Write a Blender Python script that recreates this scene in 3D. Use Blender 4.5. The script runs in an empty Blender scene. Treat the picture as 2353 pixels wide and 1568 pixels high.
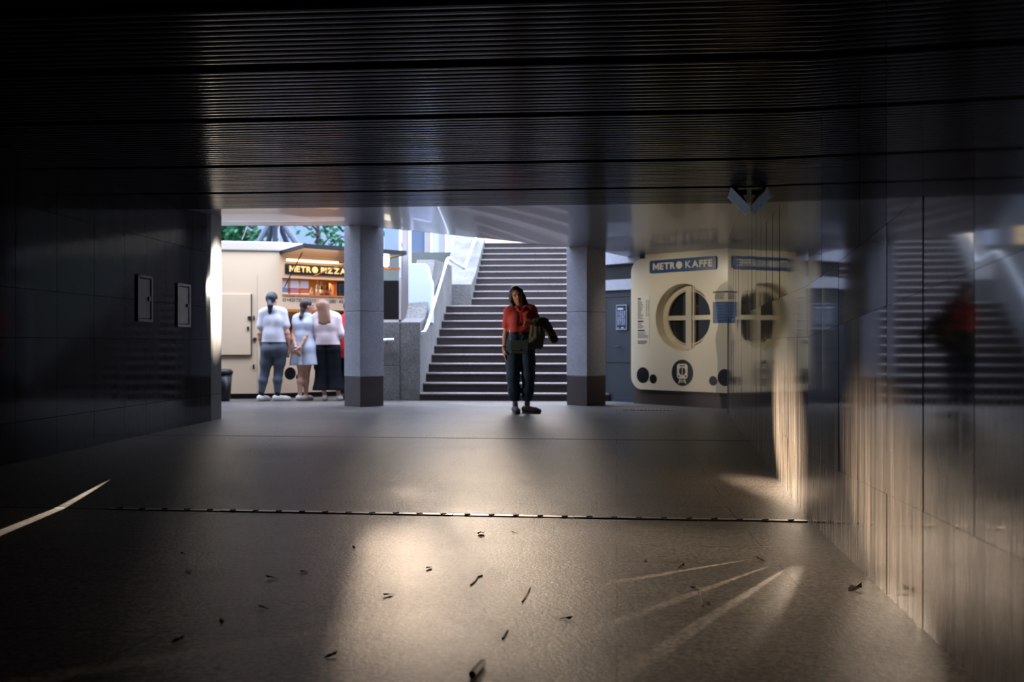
import bpy, math, random
import numpy as np
from mathutils import Vector, Matrix
random.seed(7)
rng = np.random.default_rng(5)
SC = bpy.context.scene
COL = SC.collection

# ------------------------------------------------------------------ camera geometry
FPX, CX, HY, EYE = 2288.0, 1176.5, 790.0, 0.885      # focal px, centre column, horizon row, eye height
def at(px, py, Y):
    return Vector(((px-CX)/FPX*Y, Y, EYE-(py-HY)/FPX*Y))
RAMP = 0.048
S0, S1 = Vector((-2.77, 5.385)), Vector((1.487, 4.94))
SDIR = (S1-S0).normalized(); SN = Vector((-SDIR.y, SDIR.x))      # SN points away from the camera
def ramp(x, y):
    d = (Vector((x, y))-S0).dot(SN)
    return max(0.0, -d*RAMP)
def fl(px, py):
    """point of the floor (flat far part or ramp) seen at a pixel"""
    k = (py-HY)/FPX
    Y = EYE/k
    p = Vector(((px-CX)/FPX*Y, Y, 0))
    if (Vector((p.x, p.y))-S0).dot(SN) < 0:
        a = (px-CX)/FPX
        # EYE-kY = -RAMP*((aY-S0x)SNx+(Y-S0y)SNy)
        Y = (EYE-RAMP*(S0.x*SN.x+S0.y*SN.y))/(k-RAMP*(a*SN.x+SN.y))
        p = Vector((a*Y, Y, EYE-k*Y))
    return p

# ------------------------------------------------------------------ object helpers
def tag(o, label=None, cat=None, group=None, kind=None):
    if label: o['label'] = label
    if cat: o['category'] = cat
    if group: o['group'] = group
    if kind: o['kind'] = kind
    return o
def world_loc(o):
    v = Vector((0, 0, 0))
    while o:
        v += o.location; o = o.parent
    return v
class MB:
    def __init__(s): s.v = []; s.f = []
    def add(s, vs, fs):
        b = len(s.v); s.v += [tuple(v) for v in vs]; s.f += [tuple(i+b for i in f) for f in fs]; return s
    def hexa(s, p):       # 8 points: bottom 4, top 4
        return s.add(p, [(3,2,1,0),(4,5,6,7),(0,1,5,4),(1,2,6,5),(2,3,7,6),(3,0,4,7)])
    def box(s, c, size, R=None):
        x, y, z = [a/2 for a in size]; R = R or Matrix.Identity(3); c = Vector(c)
        return s.hexa([c+R@Vector(q) for q in [(-x,-y,-z),(x,-y,-z),(x,y,-z),(-x,y,-z),(-x,-y,z),(x,-y,z),(x,y,z),(-x,y,z)]])
    def poly(s, F, pts, w0, w1):
        n = len(pts)
        vs = [F(u, v, w0) for u, v in pts]+[F(u, v, w1) for u, v in pts]
        fs = [tuple(range(n-1, -1, -1)), tuple(range(n, 2*n))]+[(i, (i+1) % n, n+(i+1) % n, n+i) for i in range(n)]
        return s.add(vs, fs)
    def rect(s, F, u0, u1, v0, v1, w0, w1):
        return s.poly(F, [(u0,v0),(u1,v0),(u1,v1),(u0,v1)], w0, w1)
    def rrect(s, F, u0, u1, v0, v1, r, w0, w1, n=6):
        return s.poly(F, rr(u0,u1,v0,v1,r,n), w0, w1)
    def disc(s, F, u, v, r, w0, w1, n=32):
        return s.poly(F, [(u+r*math.cos(a*2*math.pi/n), v+r*math.sin(a*2*math.pi/n)) for a in range(n)], w0, w1)
    def ring(s, F, u, v, r0, r1, w0, w1, n=48):
        P = []
        for (r, w) in ((r0,w0),(r1,w0),(r1,w1),(r0,w1)):
            P.append([F(u+r*math.cos(a*2*math.pi/n), v+r*math.sin(a*2*math.pi/n), w) for a in range(n)])
        vs = [p for L in P for p in L]; fs = []
        for j in range(4):
            for i in range(n):
                fs.append((j*n+i, j*n+(i+1) % n, ((j+1) % 4)*n+(i+1) % n, ((j+1) % 4)*n+i))
        return s.add(vs, fs)
    def tube(s, path, r, n=10, cap=True):
        path = [Vector(p) for p in path]; rs = r if isinstance(r, (list, tuple)) else [r]*len(path)
        vs = []; up = None
        for i, p in enumerate(path):
            d = (path[min(i+1, len(path)-1)]-path[max(i-1, 0)]).normalized()
            if up is None:
                up = Vector((0,0,1)) if abs(d.z) < .9 else Vector((1,0,0))
            a = d.cross(up)
            if a.length < 1e-4: a = d.cross(Vector((0,1,0)))
            a.normalize(); b = a.cross(d).normalized()
            vs += [p+rs[i]*(a*math.cos(t*2*math.pi/n)+b*math.sin(t*2*math.pi/n)) for t in range(n)]
        fs = []
        for i in range(len(path)-1):
            for t in range(n):
                fs.append((i*n+t, i*n+(t+1) % n, (i+1)*n+(t+1) % n, (i+1)*n+t))
        if cap:
            fs.append(tuple(range(n-1, -1, -1))); fs.append(tuple(range((len(path)-1)*n, len(path)*n)))
        return s.add(vs, fs)
    def lathe(s, c, prof, n=16):
        c = Vector(c); vs = []; fs = []
        for r, z in prof:
            vs += [c+Vector((r*math.cos(t*2*math.pi/n), r*math.sin(t*2*math.pi/n), z)) for t in range(n)]
        for i in range(len(prof)-1):
            for t in range(n):
                fs.append((i*n+t, i*n+(t+1) % n, (i+1)*n+(t+1) % n, (i+1)*n+t))
        fs.append(tuple(range(n-1, -1, -1))); fs.append(tuple(range((len(prof)-1)*n, len(prof)*n)))
        return s.add(vs, fs)
def rr(u0, u1, v0, v1, r, n=6):
    pts = []
    for (cx, cy, a0) in ((u1-r,v0+r,-90),(u1-r,v1-r,0),(u0+r,v1-r,90),(u0+r,v0+r,180)):
        for i in range(n+1):
            a = math.radians(a0+90*i/n); pts.append((cx+r*math.cos(a), cy+r*math.sin(a)))
    return pts
def frame(o, ux, un):
    o = Vector(o); ux = Vector(ux).normalized(); un = Vector(un).normalized(); uz = Vector((0,0,1))
    if abs(ux.z)+abs(un.z) > 1e-4: uz = ux.cross(un); uz = -uz if uz.z < 0 else uz
    return lambda u, v, w=0: o+ux*u+uz*v+un*w
def mk(name, mb, mat, parent=None, loc=None, smooth=False, bevel=0):
    me = bpy.data.meshes.new(name)
    off = Vector(loc) if loc is not None else Vector((0,0,0))
    if parent is not None: off = world_loc(parent)+off*0
    base = off
    me.from_pydata([tuple(Vector(v)-base) for v in mb.v], [], mb.f)
    import bmesh
    bm = bmesh.new(); bm.from_mesh(me); bmesh.ops.recalc_face_normals(bm, faces=bm.faces); bm.to_mesh(me); bm.free()
    o = bpy.data.objects.new(name, me); COL.objects.link(o)
    if parent is not None: o.parent = parent
    elif loc is not None: o.location = base
    if mat: me.materials.append(mat)
    if smooth:
        for p in me.polygons: p.use_smooth = True
    if bevel:
        m = o.modifiers.new('bev', 'BEVEL'); m.width = bevel; m.segments = 2; m.limit_method = 'ANGLE'; m.angle_limit = .6
    return o
def empty(name, loc, label=None, cat=None, group=None, kind=None):
    o = bpy.data.objects.new(name, None); COL.objects.link(o); o.location = loc; o.empty_display_size = .1
    return tag(o, label, cat, group, kind)

# ------------------------------------------------------------------ materials
def L(c):  # sRGB 0-255 -> linear
    return tuple(((x/255/12.92) if x <= 10 else ((x/255+.055)/1.055)**2.4) for x in c)+(1,)
def newmat(name):
    m = bpy.data.materials.new(name); m.use_nodes = True
    return m, m.node_tree.nodes, m.node_tree.links, m.node_tree.nodes['Principled BSDF']
def flat(name, c, rough=.5, metal=0, spec=.5, emis=None, es=0, var=.12, vs=8, bump=0, bs=60, coat=0, alpha=None, trans=0, aniso=None):
    m, N, K, P = newmat(name)
    c = L(c) if max(c) > 1.01 else tuple(c)+(1,)
    P.inputs['Roughness'].default_value = rough; P.inputs['Metallic'].default_value = metal
    P.inputs['Specular IOR Level'].default_value = spec; P.inputs['Coat Weight'].default_value = coat
    tc = N.new('ShaderNodeTexCoord'); nz = N.new('ShaderNodeTexNoise'); nz.inputs['Scale'].default_value = vs; nz.inputs['Detail'].default_value = 5
    K.new(tc.outputs['Object'], nz.inputs['Vector'])
    mx = N.new('ShaderNodeMix'); mx.data_type = 'RGBA'
    mx.inputs[6].default_value = tuple(x*(1-var) for x in c[:3])+(1,); mx.inputs[7].default_value = tuple(min(1, x*(1+var)) for x in c[:3])+(1,)
    K.new(nz.outputs['Fac'], mx.inputs[0]); K.new(mx.outputs[2], P.inputs['Base Color'])
    if bump:
        n2 = N.new('ShaderNodeTexNoise'); n2.inputs['Scale'].default_value = bs; n2.inputs['Detail'].default_value = 3
        if aniso:
            mp = N.new('ShaderNodeMapping'); mp.inputs['Scale'].default_value = aniso; K.new(tc.outputs['Object'], mp.inputs['Vector']); K.new(mp.outputs['Vector'], n2.inputs['Vector'])
        else: K.new(tc.outputs['Object'], n2.inputs['Vector'])
        b = N.new('ShaderNodeBump'); b.inputs['Strength'].default_value = bump; b.inputs['Distance'].default_value = .01
        K.new(n2.outputs['Fac'], b.inputs['Height']); K.new(b.outputs['Normal'], P.inputs['Normal'])
    if emis:
        P.inputs['Emission Color'].default_value = L(emis); P.inputs['Emission Strength'].default_value = es
    if trans: P.inputs['Transmission Weight'].default_value = trans
    return m
def granite(name, c1, c2, scale=140, rough=.4, bump=.15, rvar=0.0, big=.25, spec=.5, streak=None, joints=None, dirt=0):
    """speckled stone; streak=(sx,sy,sz) stretches a wear pattern; joints=(angle,w,h) adds tile joints"""
    m, N, K, P = newmat(name)
    tc = N.new('ShaderNodeTexCoord')
    sp = N.new('ShaderNodeTexNoise'); sp.inputs['Scale'].default_value = scale; sp.inputs['Detail'].default_value = 4; sp.inputs['Roughness'].default_value = .75
    K.new(tc.outputs['Object'], sp.inputs['Vector'])
    rp = N.new('ShaderNodeValToRGB'); rp.color_ramp.elements[0].position = .36; rp.color_ramp.elements[1].position = .64
    rp.color_ramp.elements[0].color = L(c1); rp.color_ramp.elements[1].color = L(c2)
    K.new(sp.outputs['Fac'], rp.inputs['Fac'])
    bg = N.new('ShaderNodeTexNoise'); bg.inputs['Scale'].default_value = 2.2; bg.inputs['Detail'].default_value = 6; bg.inputs['Roughness'].default_value = .65
    mp = N.new('ShaderNodeMapping'); K.new(tc.outputs['Object'], mp.inputs['Vector'])
    if streak: mp.inputs['Scale'].default_value = streak
    K.new(mp.outputs['Vector'], bg.inputs['Vector'])
    mr = N.new('ShaderNodeMapRange'); mr.inputs[1].default_value = .3; mr.inputs[2].default_value = .7; mr.inputs[3].default_value = 1-big; mr.inputs[4].default_value = 1+big
    K.new(bg.outputs['Fac'], mr.inputs[0])
    hv = N.new('ShaderNodeMix'); hv.data_type = 'RGBA'; hv.blend_type = 'MULTIPLY'; hv.inputs[0].default_value = 1
    K.new(rp.outputs['Color'], hv.inputs[6])
    K.new(mr.outputs[0], hv.inputs[7])
    colr = hv.outputs[2]; hgt = sp.outputs['Fac']
    if joints:
        ang, w, h = joints
        m2 = N.new('ShaderNodeMapping'); m2.inputs['Rotation'].default_value = (0,0,ang); K.new(tc.outputs['Object'], m2.inputs['Vector'])
        br = N.new('ShaderNodeTexBrick'); br.inputs['Scale'].default_value = 1; br.inputs['Brick Width'].default_value = w; br.inputs['Row Height'].default_value = h
        br.inputs['Mortar Size'].default_value = .0032; br.inputs['Mortar Smooth'].default_value = .3; br.inputs['Color1'].default_value = (1,1,1,1); br.inputs['Color2'].default_value = (.86,.86,.86,1); br.inputs['Mortar'].default_value = (.12,.1,.08,1)
        K.new(m2.outputs['Vector'], br.inputs['Vector'])
        h2 = N.new('ShaderNodeMix'); h2.data_type = 'RGBA'; h2.blend_type = 'MULTIPLY'; h2.inputs[0].default_value = 1
        K.new(colr, h2.inputs[6]); K.new(br.outputs['Color'], h2.inputs[7]); colr = h2.outputs[2]
    K.new(colr, P.inputs['Base Color'])
    P.inputs['Specular IOR Level'].default_value = spec
    if rvar:
        m3 = N.new('ShaderNodeMapRange'); m3.inputs[1].default_value = .35; m3.inputs[2].default_value = .68; m3.inputs[3].default_value = rough-rvar; m3.inputs[4].default_value = rough+rvar
        K.new(bg.outputs['Fac'], m3.inputs[0]); K.new(m3.outputs[0], P.inputs['Roughness'])
    else: P.inputs['Roughness'].default_value = rough
    if dirt:   # hand-height polish above, scuffed and dusty stone towards the floor
        ds = N.new('ShaderNodeTexNoise'); ds.inputs['Scale'].default_value = 30; ds.inputs['Detail'].default_value = 6; ds.inputs['Roughness'].default_value = .7
        dm = N.new('ShaderNodeMapping'); dm.inputs['Scale'].default_value = (1,1,.045); K.new(tc.outputs['Object'], dm.inputs['Vector']); K.new(dm.outputs['Vector'], ds.inputs['Vector'])
        sz = N.new('ShaderNodeSeparateXYZ'); K.new(tc.outputs['Object'], sz.inputs[0])
        lz = N.new('ShaderNodeMapRange'); lz.inputs[1].default_value = .85; lz.inputs[2].default_value = .1; lz.inputs[3].default_value = 0; lz.inputs[4].default_value = 1; K.new(sz.outputs['Z'], lz.inputs[0])
        dr_ = N.new('ShaderNodeMapRange'); dr_.inputs[1].default_value = .36; dr_.inputs[2].default_value = .68; K.new(ds.outputs['Fac'], dr_.inputs[0])
        dk = N.new('ShaderNodeMath'); dk.operation = 'MULTIPLY'; K.new(lz.outputs[0], dk.inputs[0]); K.new(dr_.outputs[0], dk.inputs[1])
        cm = N.new('ShaderNodeMix'); cm.data_type = 'RGBA'; K.new(dk.outputs[0], cm.inputs[0]); K.new(colr, cm.inputs[6]); cm.inputs[7].default_value = L((140,128,116)); K.new(cm.outputs[2], P.inputs['Base Color'])
        rm = N.new('ShaderNodeMapRange'); rm.inputs[3].default_value = rough; rm.inputs[4].default_value = dirt; K.new(dk.outputs[0], rm.inputs[0]); K.new(rm.outputs[0], P.inputs['Roughness'])
    if bump:
        b = N.new('ShaderNodeBump'); b.inputs['Strength'].default_value = bump; b.inputs['Distance'].default_value = .012 if joints else .004
        K.new(hgt, b.inputs['Height']); K.new(b.outputs['Normal'], P.inputs['Normal'])
    return m

M = {}
M['floor'] = granite('floor granite', (44,41,39), (146,137,129), 60, .33, .25, .03, .2, .06, joints=(math.radians(6), 1.2, .42))
M['wallstone'] = granite('polished wall granite', (30,29,27), (62,58,54), 160, .055, 0, 0, .3, .13, streak=(3,3,.22), dirt=.36)
M['wallL'] = granite('polished dark wall granite', (24,25,25), (46,46,46), 160, .10, 0, .03, .3, .06, streak=(3,3,.3))
M['joint'] = flat('wall joint', (14,13,12), .8)
M['pillar'] = granite('grey granite cladding', (122,122,128), (196,196,204), 120, .6, .1, 0, .12)
M['plinth'] = granite('dark brown granite plinth', (44,38,36), (86,74,70), 120, .4, .08, 0, .15)
M['slat'] = flat('ceiling metal slat', (28,30,31), .2, 0, .09, var=.12, vs=3, bump=.02, bs=20, coat=0)
M['gap'] = flat('ceiling gap', (6,6,6), .9)
M['soffit'] = flat('ceiling soffit metal', (92,92,95), .28, 0, 1.0, var=.1, vs=2, bump=.015, bs=14, aniso=(.2,3,1), coat=.15)
M['concrete'] = granite('weathered concrete', (82,79,75), (120,116,110), 40, .75, .25, 0, .25, .3)
M['step'] = granite('brown granite step', (28,22,19), (60,48,43), 110, .38, .1, .05, .2)
M['nosing'] = granite('worn step nosing', (78,70,67), (128,116,112), 110, .3, .05, .05, .12)
M['cream'] = flat('cream kiosk paint', (214,186,152), .32, 0, .5, var=.03, vs=3, coat=.2)
M['creamK'] = flat('ivory kiosk paint', (222,210,180), .28, 0, .5, var=.03, vs=3, coat=.25)
M['white'] = flat('white paint', (226,228,232), .5, var=.03)
M['roofwhite'] = flat('off white roof band', (192,178,170), .5, var=.03)
M['pale'] = flat('bluish white render', (186,192,214), .6, var=.03)
M['endslab'] = granite('honed end slab', (60,57,53), (88,84,78), 120, .42, .05, .08, .25, .4, streak=(3,3,.25))
M['black'] = flat('black gloss', (10,10,11), .35, var=.1)
M['rubber'] = flat('black rubber', (16,22,20), .6, var=.1)
M['blue'] = flat('blue sign', (44,78,122), .35, var=.05)
M['darkgrey'] = flat('dark grey paint', (44,50,56), .45, var=.08)
M['metal'] = flat('brushed steel', (205,207,210), .28, 1, var=.05)
M['rail'] = flat('polished steel handrail', (236,238,240), .22, .85, var=.03)
M['trim'] = flat('aluminium joint cover', (150,143,135), .35, .8, var=.2, vs=30)
M['glass'] = flat('window glass', (20,22,24), .06, 0, .8, var=.1)
M['greyglass'] = flat('grey blue panel', (92,104,124), .25, 0, .5, var=.06)
M['postgrey'] = flat('warm grey post', (150,142,140), .5, var=.06)
M['bluewall'] = flat('grey blue render wall', (128,140,160), .8, var=.1, vs=1.5)
M['leaf'] = flat('tree leaves', (40,104,62), .55, var=.35, vs=2)
M['bark'] = flat('tree bark', (50,42,36), .8)
M['steelblue'] = flat('blue grey steel', (50,56,72), .5)
M['dryleaf'] = flat('dry leaf', (62,38,24), .7, var=.3)
M['grass'] = flat('upper ground', (96,98,90), .9)
M['tubelamp'] = flat('lit tube lamp', (255,236,205), .5, emis=(255,218,180), es=2.2)
M['wood'] = flat('orange wood', (196,120,58), .5, var=.15)
M['skin'] = flat('skin', (214,160,132), .5, var=.05)
M['skin2'] = flat('skin tan', (196,146,122), .5, var=.05)
M['lips'] = flat('lips', (150,70,64), .4)
M['eye'] = flat('eye', (18,14,12), .2)

def fabric(name, c, bump=.25, bs=18, rough=.85): return flat(name, c, rough, 0, .2, var=.08, vs=10, bump=bump, bs=bs)
def hairm(name, c): return flat(name, c, .42, 0, .5, var=.25, vs=30, bump=.5, bs=30, aniso=(6,6,.5))

# ------------------------------------------------------------------ implicit-surface sculpting for people
class Sdf:
    def __init__(s): s.p = []
    def cone(s, a, b, ra, rb, k=.03, op='+'): s.p.append(('c', np.array(a, float), np.array(b, float), ra, rb, k, op)); return s
    def chain(s, pts, rs, k=.03):
        for i in range(len(pts)-1): s.cone(pts[i], pts[i+1], rs[i], rs[i+1], k)
        return s
    def ell(s, c, r, ax=None, k=.03, op='+'):
        A = np.eye(3) if ax is None else np.array([list(a) for a in ax], float)
        s.p.append(('e', np.array(c, float), np.array(r, float), A, None, k, op)); return s
    def cut(s, pt, n):   # remove the side the normal points to
        n = np.array(n, float); n /= np.linalg.norm(n); s.p.append(('p', np.array(pt, float), n, None, None, 0, '-')); return s
    def mesh(s, h):
        lo = np.full(3, 1e9); hi = -lo
        for q in s.p:
            if q[6] != '+': continue
            if q[0] == 'c':
                r = max(q[3], q[4]); lo = np.minimum(lo, np.minimum(q[1], q[2])-r); hi = np.maximum(hi, np.maximum(q[1], q[2])+r)
            elif q[0] == 'e':
                r = max(q[2]); lo = np.minimum(lo, q[1]-r); hi = np.maximum(hi, q[1]+r)
        lo -= .03; hi += .03
        n = np.ceil((hi-lo)/h).astype(int)+1
        D = np.full(n, .25, np.float32)
        ax = [lo[i]+h*np.arange(n[i]) for i in range(3)]
        for q in s.p:
            k = q[5]
            if q[0] == 'p':
                P = np.stack(np.meshgrid(*ax, indexing='ij'), -1)
                D = np.maximum(D, ((P-q[1])@q[2])); continue
            if q[0] == 'c':
                r = max(q[3], q[4])+k+4*h; a = np.minimum(q[1], q[2])-r; b = np.maximum(q[1], q[2])+r
            else:
                r = max(q[2])+k+4*h; a = q[1]-r; b = q[1]+r
            i0 = np.clip(np.floor((a-lo)/h).astype(int), 0, n); i1 = np.clip(np.ceil((b-lo)/h).astype(int)+1, 0, n)
            if np.any(i1 <= i0): continue
            sl = tuple(slice(i0[i], i1[i]) for i in range(3))
            P = np.stack(np.meshgrid(*[ax[i][sl[i]] for i in range(3)], indexing='ij'), -1)
            if q[0] == 'c':
                d = q[2]-q[1]; t = np.clip(((P-q[1])@d)/max(d@d, 1e-12), 0, 1)
                dist = np.linalg.norm(P-q[1]-t[..., None]*d, axis=-1)-(q[3]+t*(q[4]-q[3]))
            else:
                l = (P-q[1])@q[3].T; k0 = np.linalg.norm(l/q[2], axis=-1); k1 = np.linalg.norm(l/q[2]**2, axis=-1)
                dist = k0*(k0-1)/np.maximum(k1, 1e-9)
            E = D[sl]
            if q[6] == '+':
                H = np.clip(.5+.5*(E-dist)/max(k, 1e-6), 0, 1); D[sl] = E*(1-H)+dist*H-k*H*(1-H)
            else:
                dist = -dist; H = np.clip(.5-.5*(E-dist)/max(k, 1e-6), 0, 1); D[sl] = E*(1-H)+dist*H+k*H*(1-H)
        S = D < 0
        c = [(i, j, kk) for i in (0, 1) for j in (0, 1) for kk in (0, 1)]
        def sub(A, o): return A[o[0]:A.shape[0]-1+o[0], o[1]:A.shape[1]-1+o[1], o[2]:A.shape[2]-1+o[2]]
        cnt = sum(sub(S, o).astype(np.int8) for o in c)
        mix = (cnt > 0) & (cnt < 8)
        idx = -np.ones(mix.shape, int); ids = np.argwhere(mix); idx[mix] = np.arange(len(ids))
        V = np.stack([sub(D, o)[mix] for o in c], -1)
        pos = np.zeros((len(ids), 3)); w = np.zeros(len(ids)); ca = np.array(c, float)
        for a in range(8):
            for b in range(a+1, 8):
                if np.abs(ca[a]-ca[b]).sum() != 1: continue
                m = (V[:, a] < 0) != (V[:, b] < 0)
                den = np.where(m, V[:, a]-V[:, b], 1); t = np.where(m, V[:, a]/den, 0)
                pos += np.where(m[:, None], ca[a]+t[:, None]*(ca[b]-ca[a]), 0); w += m
        pos = lo+h*(ids+pos/np.maximum(w, 1)[:, None])
        F = []
        for axis in range(3):
            o1, o2 = [(1, 2), (2, 0), (0, 1)][axis]
            A = np.moveaxis(S, (axis, o1, o2), (0, 1, 2)); I = np.moveaxis(idx, (axis, o1, o2), (0, 1, 2))
            e = A[:-1, 1:-1, 1:-1] != A[1:, 1:-1, 1:-1]
            for flip in (0, 1):
                g = np.argwhere(e & (A[:-1, 1:-1, 1:-1] == bool(1-flip)))
                i, j, k2 = g[:, 0], g[:, 1], g[:, 2]
                q = np.stack([I[i, j, k2], I[i, j+1, k2], I[i, j+1, k2+1], I[i, j, k2+1]], -1)
                F.append(q if not flip else q[:, ::-1])
        F = np.concatenate(F)
        mb = MB(); mb.v = [tuple(p) for p in pos]; mb.f = [tuple(int(x) for x in f) for f in F if min(f) >= 0]
        return mb

V3 = Vector
def hand(S, wr, d, palmn, side, curl=.35, spread=.010, s=1.0, r=.0085):
    """five-fingered hand: d = pointing direction, palmn = palm normal, side = towards the thumb"""
    d = V3(d).normalized(); side = (V3(side)-d*V3(side).dot(d)).normalized(); pn = d.cross(side)
    if pn.dot(V3(palmn)) < 0: pn = -pn
    for q in (-.022, -.008, .008, .022):
        S.cone(wr, wr+d*.085*s+side*q*s, .020*s, .0135*s, .012)
    for i, (q, ln) in enumerate(((.026, .070), (.0095, .080), (-.0085, .075), (-.026, .060))):
        a = wr+d*.082*s+side*q*s; dd = (d+side*(q*3)+pn*curl*.4).normalized(); b = a+dd*ln*.5*s
        d2 = (d+pn*curl*1.4).normalized(); c = b+d2*ln*.33*s; d3 = (d+pn*curl*2.6).normalized(); e = c+d3*ln*.25*s
        S.chain([a, b, c, e], [r*1.1*s, r*s, r*.92*s, r*.8*s], .004)
    a = wr+d*.025*s+side*.024*s; b = a+(d*.6+side*.75+pn*.3).normalized()*.038*s; c = b+(d*.9+side*.25+pn*.35).normalized()*.032*s
    S.chain([a, b, c], [.013*s, .0105*s, .0085*s], .008)
def head(S, hd, face, up, s=1.0):
    face = V3(face).normalized(); up = V3(up).normalized(); up = (up-face*up.dot(face)).normalized(); lat = face.cross(up)
    A = (lat, face, up)
    S.ell(hd+up*.025*s-face*.012*s, (.073*s, .093*s, .092*s), A, .02)
    S.ell(hd+face*.022*s-up*.035*s, (.060*s, .068*s, .078*s), A, .03)
    S.cone(hd+face*.045*s-up*.085*s, hd+face*.062*s-up*.088*s, .028*s, .022*s, .03)
    for q in (-1, 1):
        S.ell(hd+face*.088*s+lat*q*.031*s+up*.012*s, (.016*s, .014*s, .010*s), A, .012, '-')
        S.cone(hd+face*.084*s+lat*q*.014*s+up*.032*s, hd+face*.072*s+lat*q*.048*s+up*.03*s, .008*s, .006*s, .012)
        S.ell(hd+lat*q*.073*s-face*.005*s-up*.005*s, (.010*s, .020*s, .031*s), A, .01)
    S.cone(hd+face*.088*s+up*.018*s, hd+face*.108*s-up*.022*s, .008*s, .012*s, .012)
    S.ell(hd+face*.088*s-up*.056*s, (.022*s, .012*s, .009*s), A, .008)
    return lat, face, up
def torso(S, J, g=0.0, k=.05, top=True, s=1.0):
    lat = V3(J['lat']).normalized(); fr = V3(J['front']).normalized()
    for q in (-1, 1):
        pe = J['pe']+lat*q*.075*s; wa = J['wa']+lat*q*.052*s; ch = J['ch']+lat*q*.07*s
        S.cone(pe, wa, .098*s*J.get('fat', 1)+g, .080*s*J.get('fat', 1)+g, k); S.cone(wa, ch, .080*s*J.get('fat', 1)+g, .092*s+g, k)
        if top:
            sh = J['shL'] if q < 0 else J['shR']
            S.cone(ch, sh.lerp(J['nk'], .22), .085*s+g, .052*s+g, k); S.cone(J['nk'], sh, .05*s+g, .047*s+g, k)
            S.ell(J['ch']+lat*q*.075*s+fr*.055*s-V3((0,0,.02)), (.062*s+g, .058*s+g, .062*s+g), None, .04)
def arm(S, J, q, g=0.0, k=.02, upto=2, s=1.0):
    sh, el, wr = J['sh'+q], J['el'+q], J['wr'+q]
    a = J.get('armf', 1)*s
    if upto >= 1: S.cone(sh, el, .045*a+g, .036*a+g, k)
    if upto >= 2:
        m = el.lerp(wr, .3); S.cone(el, m, .036*a+g, .036*a+g, k); S.cone(m, wr, .036*a+g, .024*s+g, k)
def leg(S, J, q, g=0.0, k=.03, s=1.0, gb=None):
    hp, kn, an = J['hp'+q], J['kn'+q], J['an'+q]; gb = g if gb is None else gb
    t = J.get('legf', 1)*s
    fr = V3(J['front'])
    S.cone(hp, hp.lerp(kn, .5), .092*t+g, .076*t+g, k); S.cone(hp.lerp(kn, .5), kn, .076*t+g, .054*t+gb, k)
    m = kn.lerp(an, .32)-fr*.012; S.cone(kn, m, .052*t+gb, .054*t+gb, k); S.cone(m, an, .054*t+gb, .034*s+gb, k)
def shoe(J, q, s=1.0, high=.05):
    S = Sdf(); an, to = J['an'+q], J['to'+q]; d = (to-an); d.z = 0; d.normalize(); zf = J['z']
    heel = V3((an.x, an.y, zf+.045))-d*.035*s; ball = V3((to.x, to.y, zf+.036))-d*.07*s; tip = V3((to.x, to.y, zf+.030))-d*.02*s
    lat = V3((-d.y, d.x, 0))
    S.cone(heel, ball, .038*s, .036*s, .02); S.cone(ball+lat*.012, tip, .033*s, .027*s, .02); S.cone(ball-lat*.012, tip-lat*.006, .032*s, .026*s, .02)
    S.cone(heel+V3((0,0,.01)), V3((an.x, an.y, zf+high)), .037*s, .04*s, .02); S.cone(V3((an.x, an.y, zf+high)), ball, .036*s, .034*s, .02)
    S.cut((0,0,zf+.001), (0,0,-1))
    return S
def sole(J, q, s=1.0):
    an, to = J['an'+q], J['to'+q]; d = to-an; d.z = 0; d.normalize(); zf = J['z']; lat = V3((-d.y, d.x, 0))
    S = Sdf(); heel = V3((an.x, an.y, zf+.01))-d*.035*s; tip = V3((to.x, to.y, zf+.01))-d*.03*s
    S.cone(heel, heel.lerp(tip, .7)+lat*.008, .040*s, .041*s, .02); S.cone(heel.lerp(tip, .7), tip, .042*s, .030*s, .02)
    S.cut((0,0,zf), (0,0,-1)); S.cut((0,0,zf+.020), (0,0,1))
    return S
def build(name, S, mat, parent, h=.009, label=None):
    o = mk(name, S.mesh(h), mat, parent, smooth=True)
    if label: o['label'] = label
    return o

# ================================================================== SETTING
# floor: flat part + ramp that rises towards the near end
def line_pt(t): p = S0+SDIR*t; return p
mb = MB()
a, b = line_pt(-8), line_pt(12)
far = [a, b, b+SN*24, a+SN*24]
mb.add([(p.x, p.y, 0) for p in far], [(0,1,2,3)])
nr = [a-SN*12, b-SN*12, b, a]
mb.add([(p.x, p.y, ramp(p.x, p.y)) for p in nr], [(0,1,2,3)])
tag(mk('floor', mb, M['floor']), kind='structure')

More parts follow.
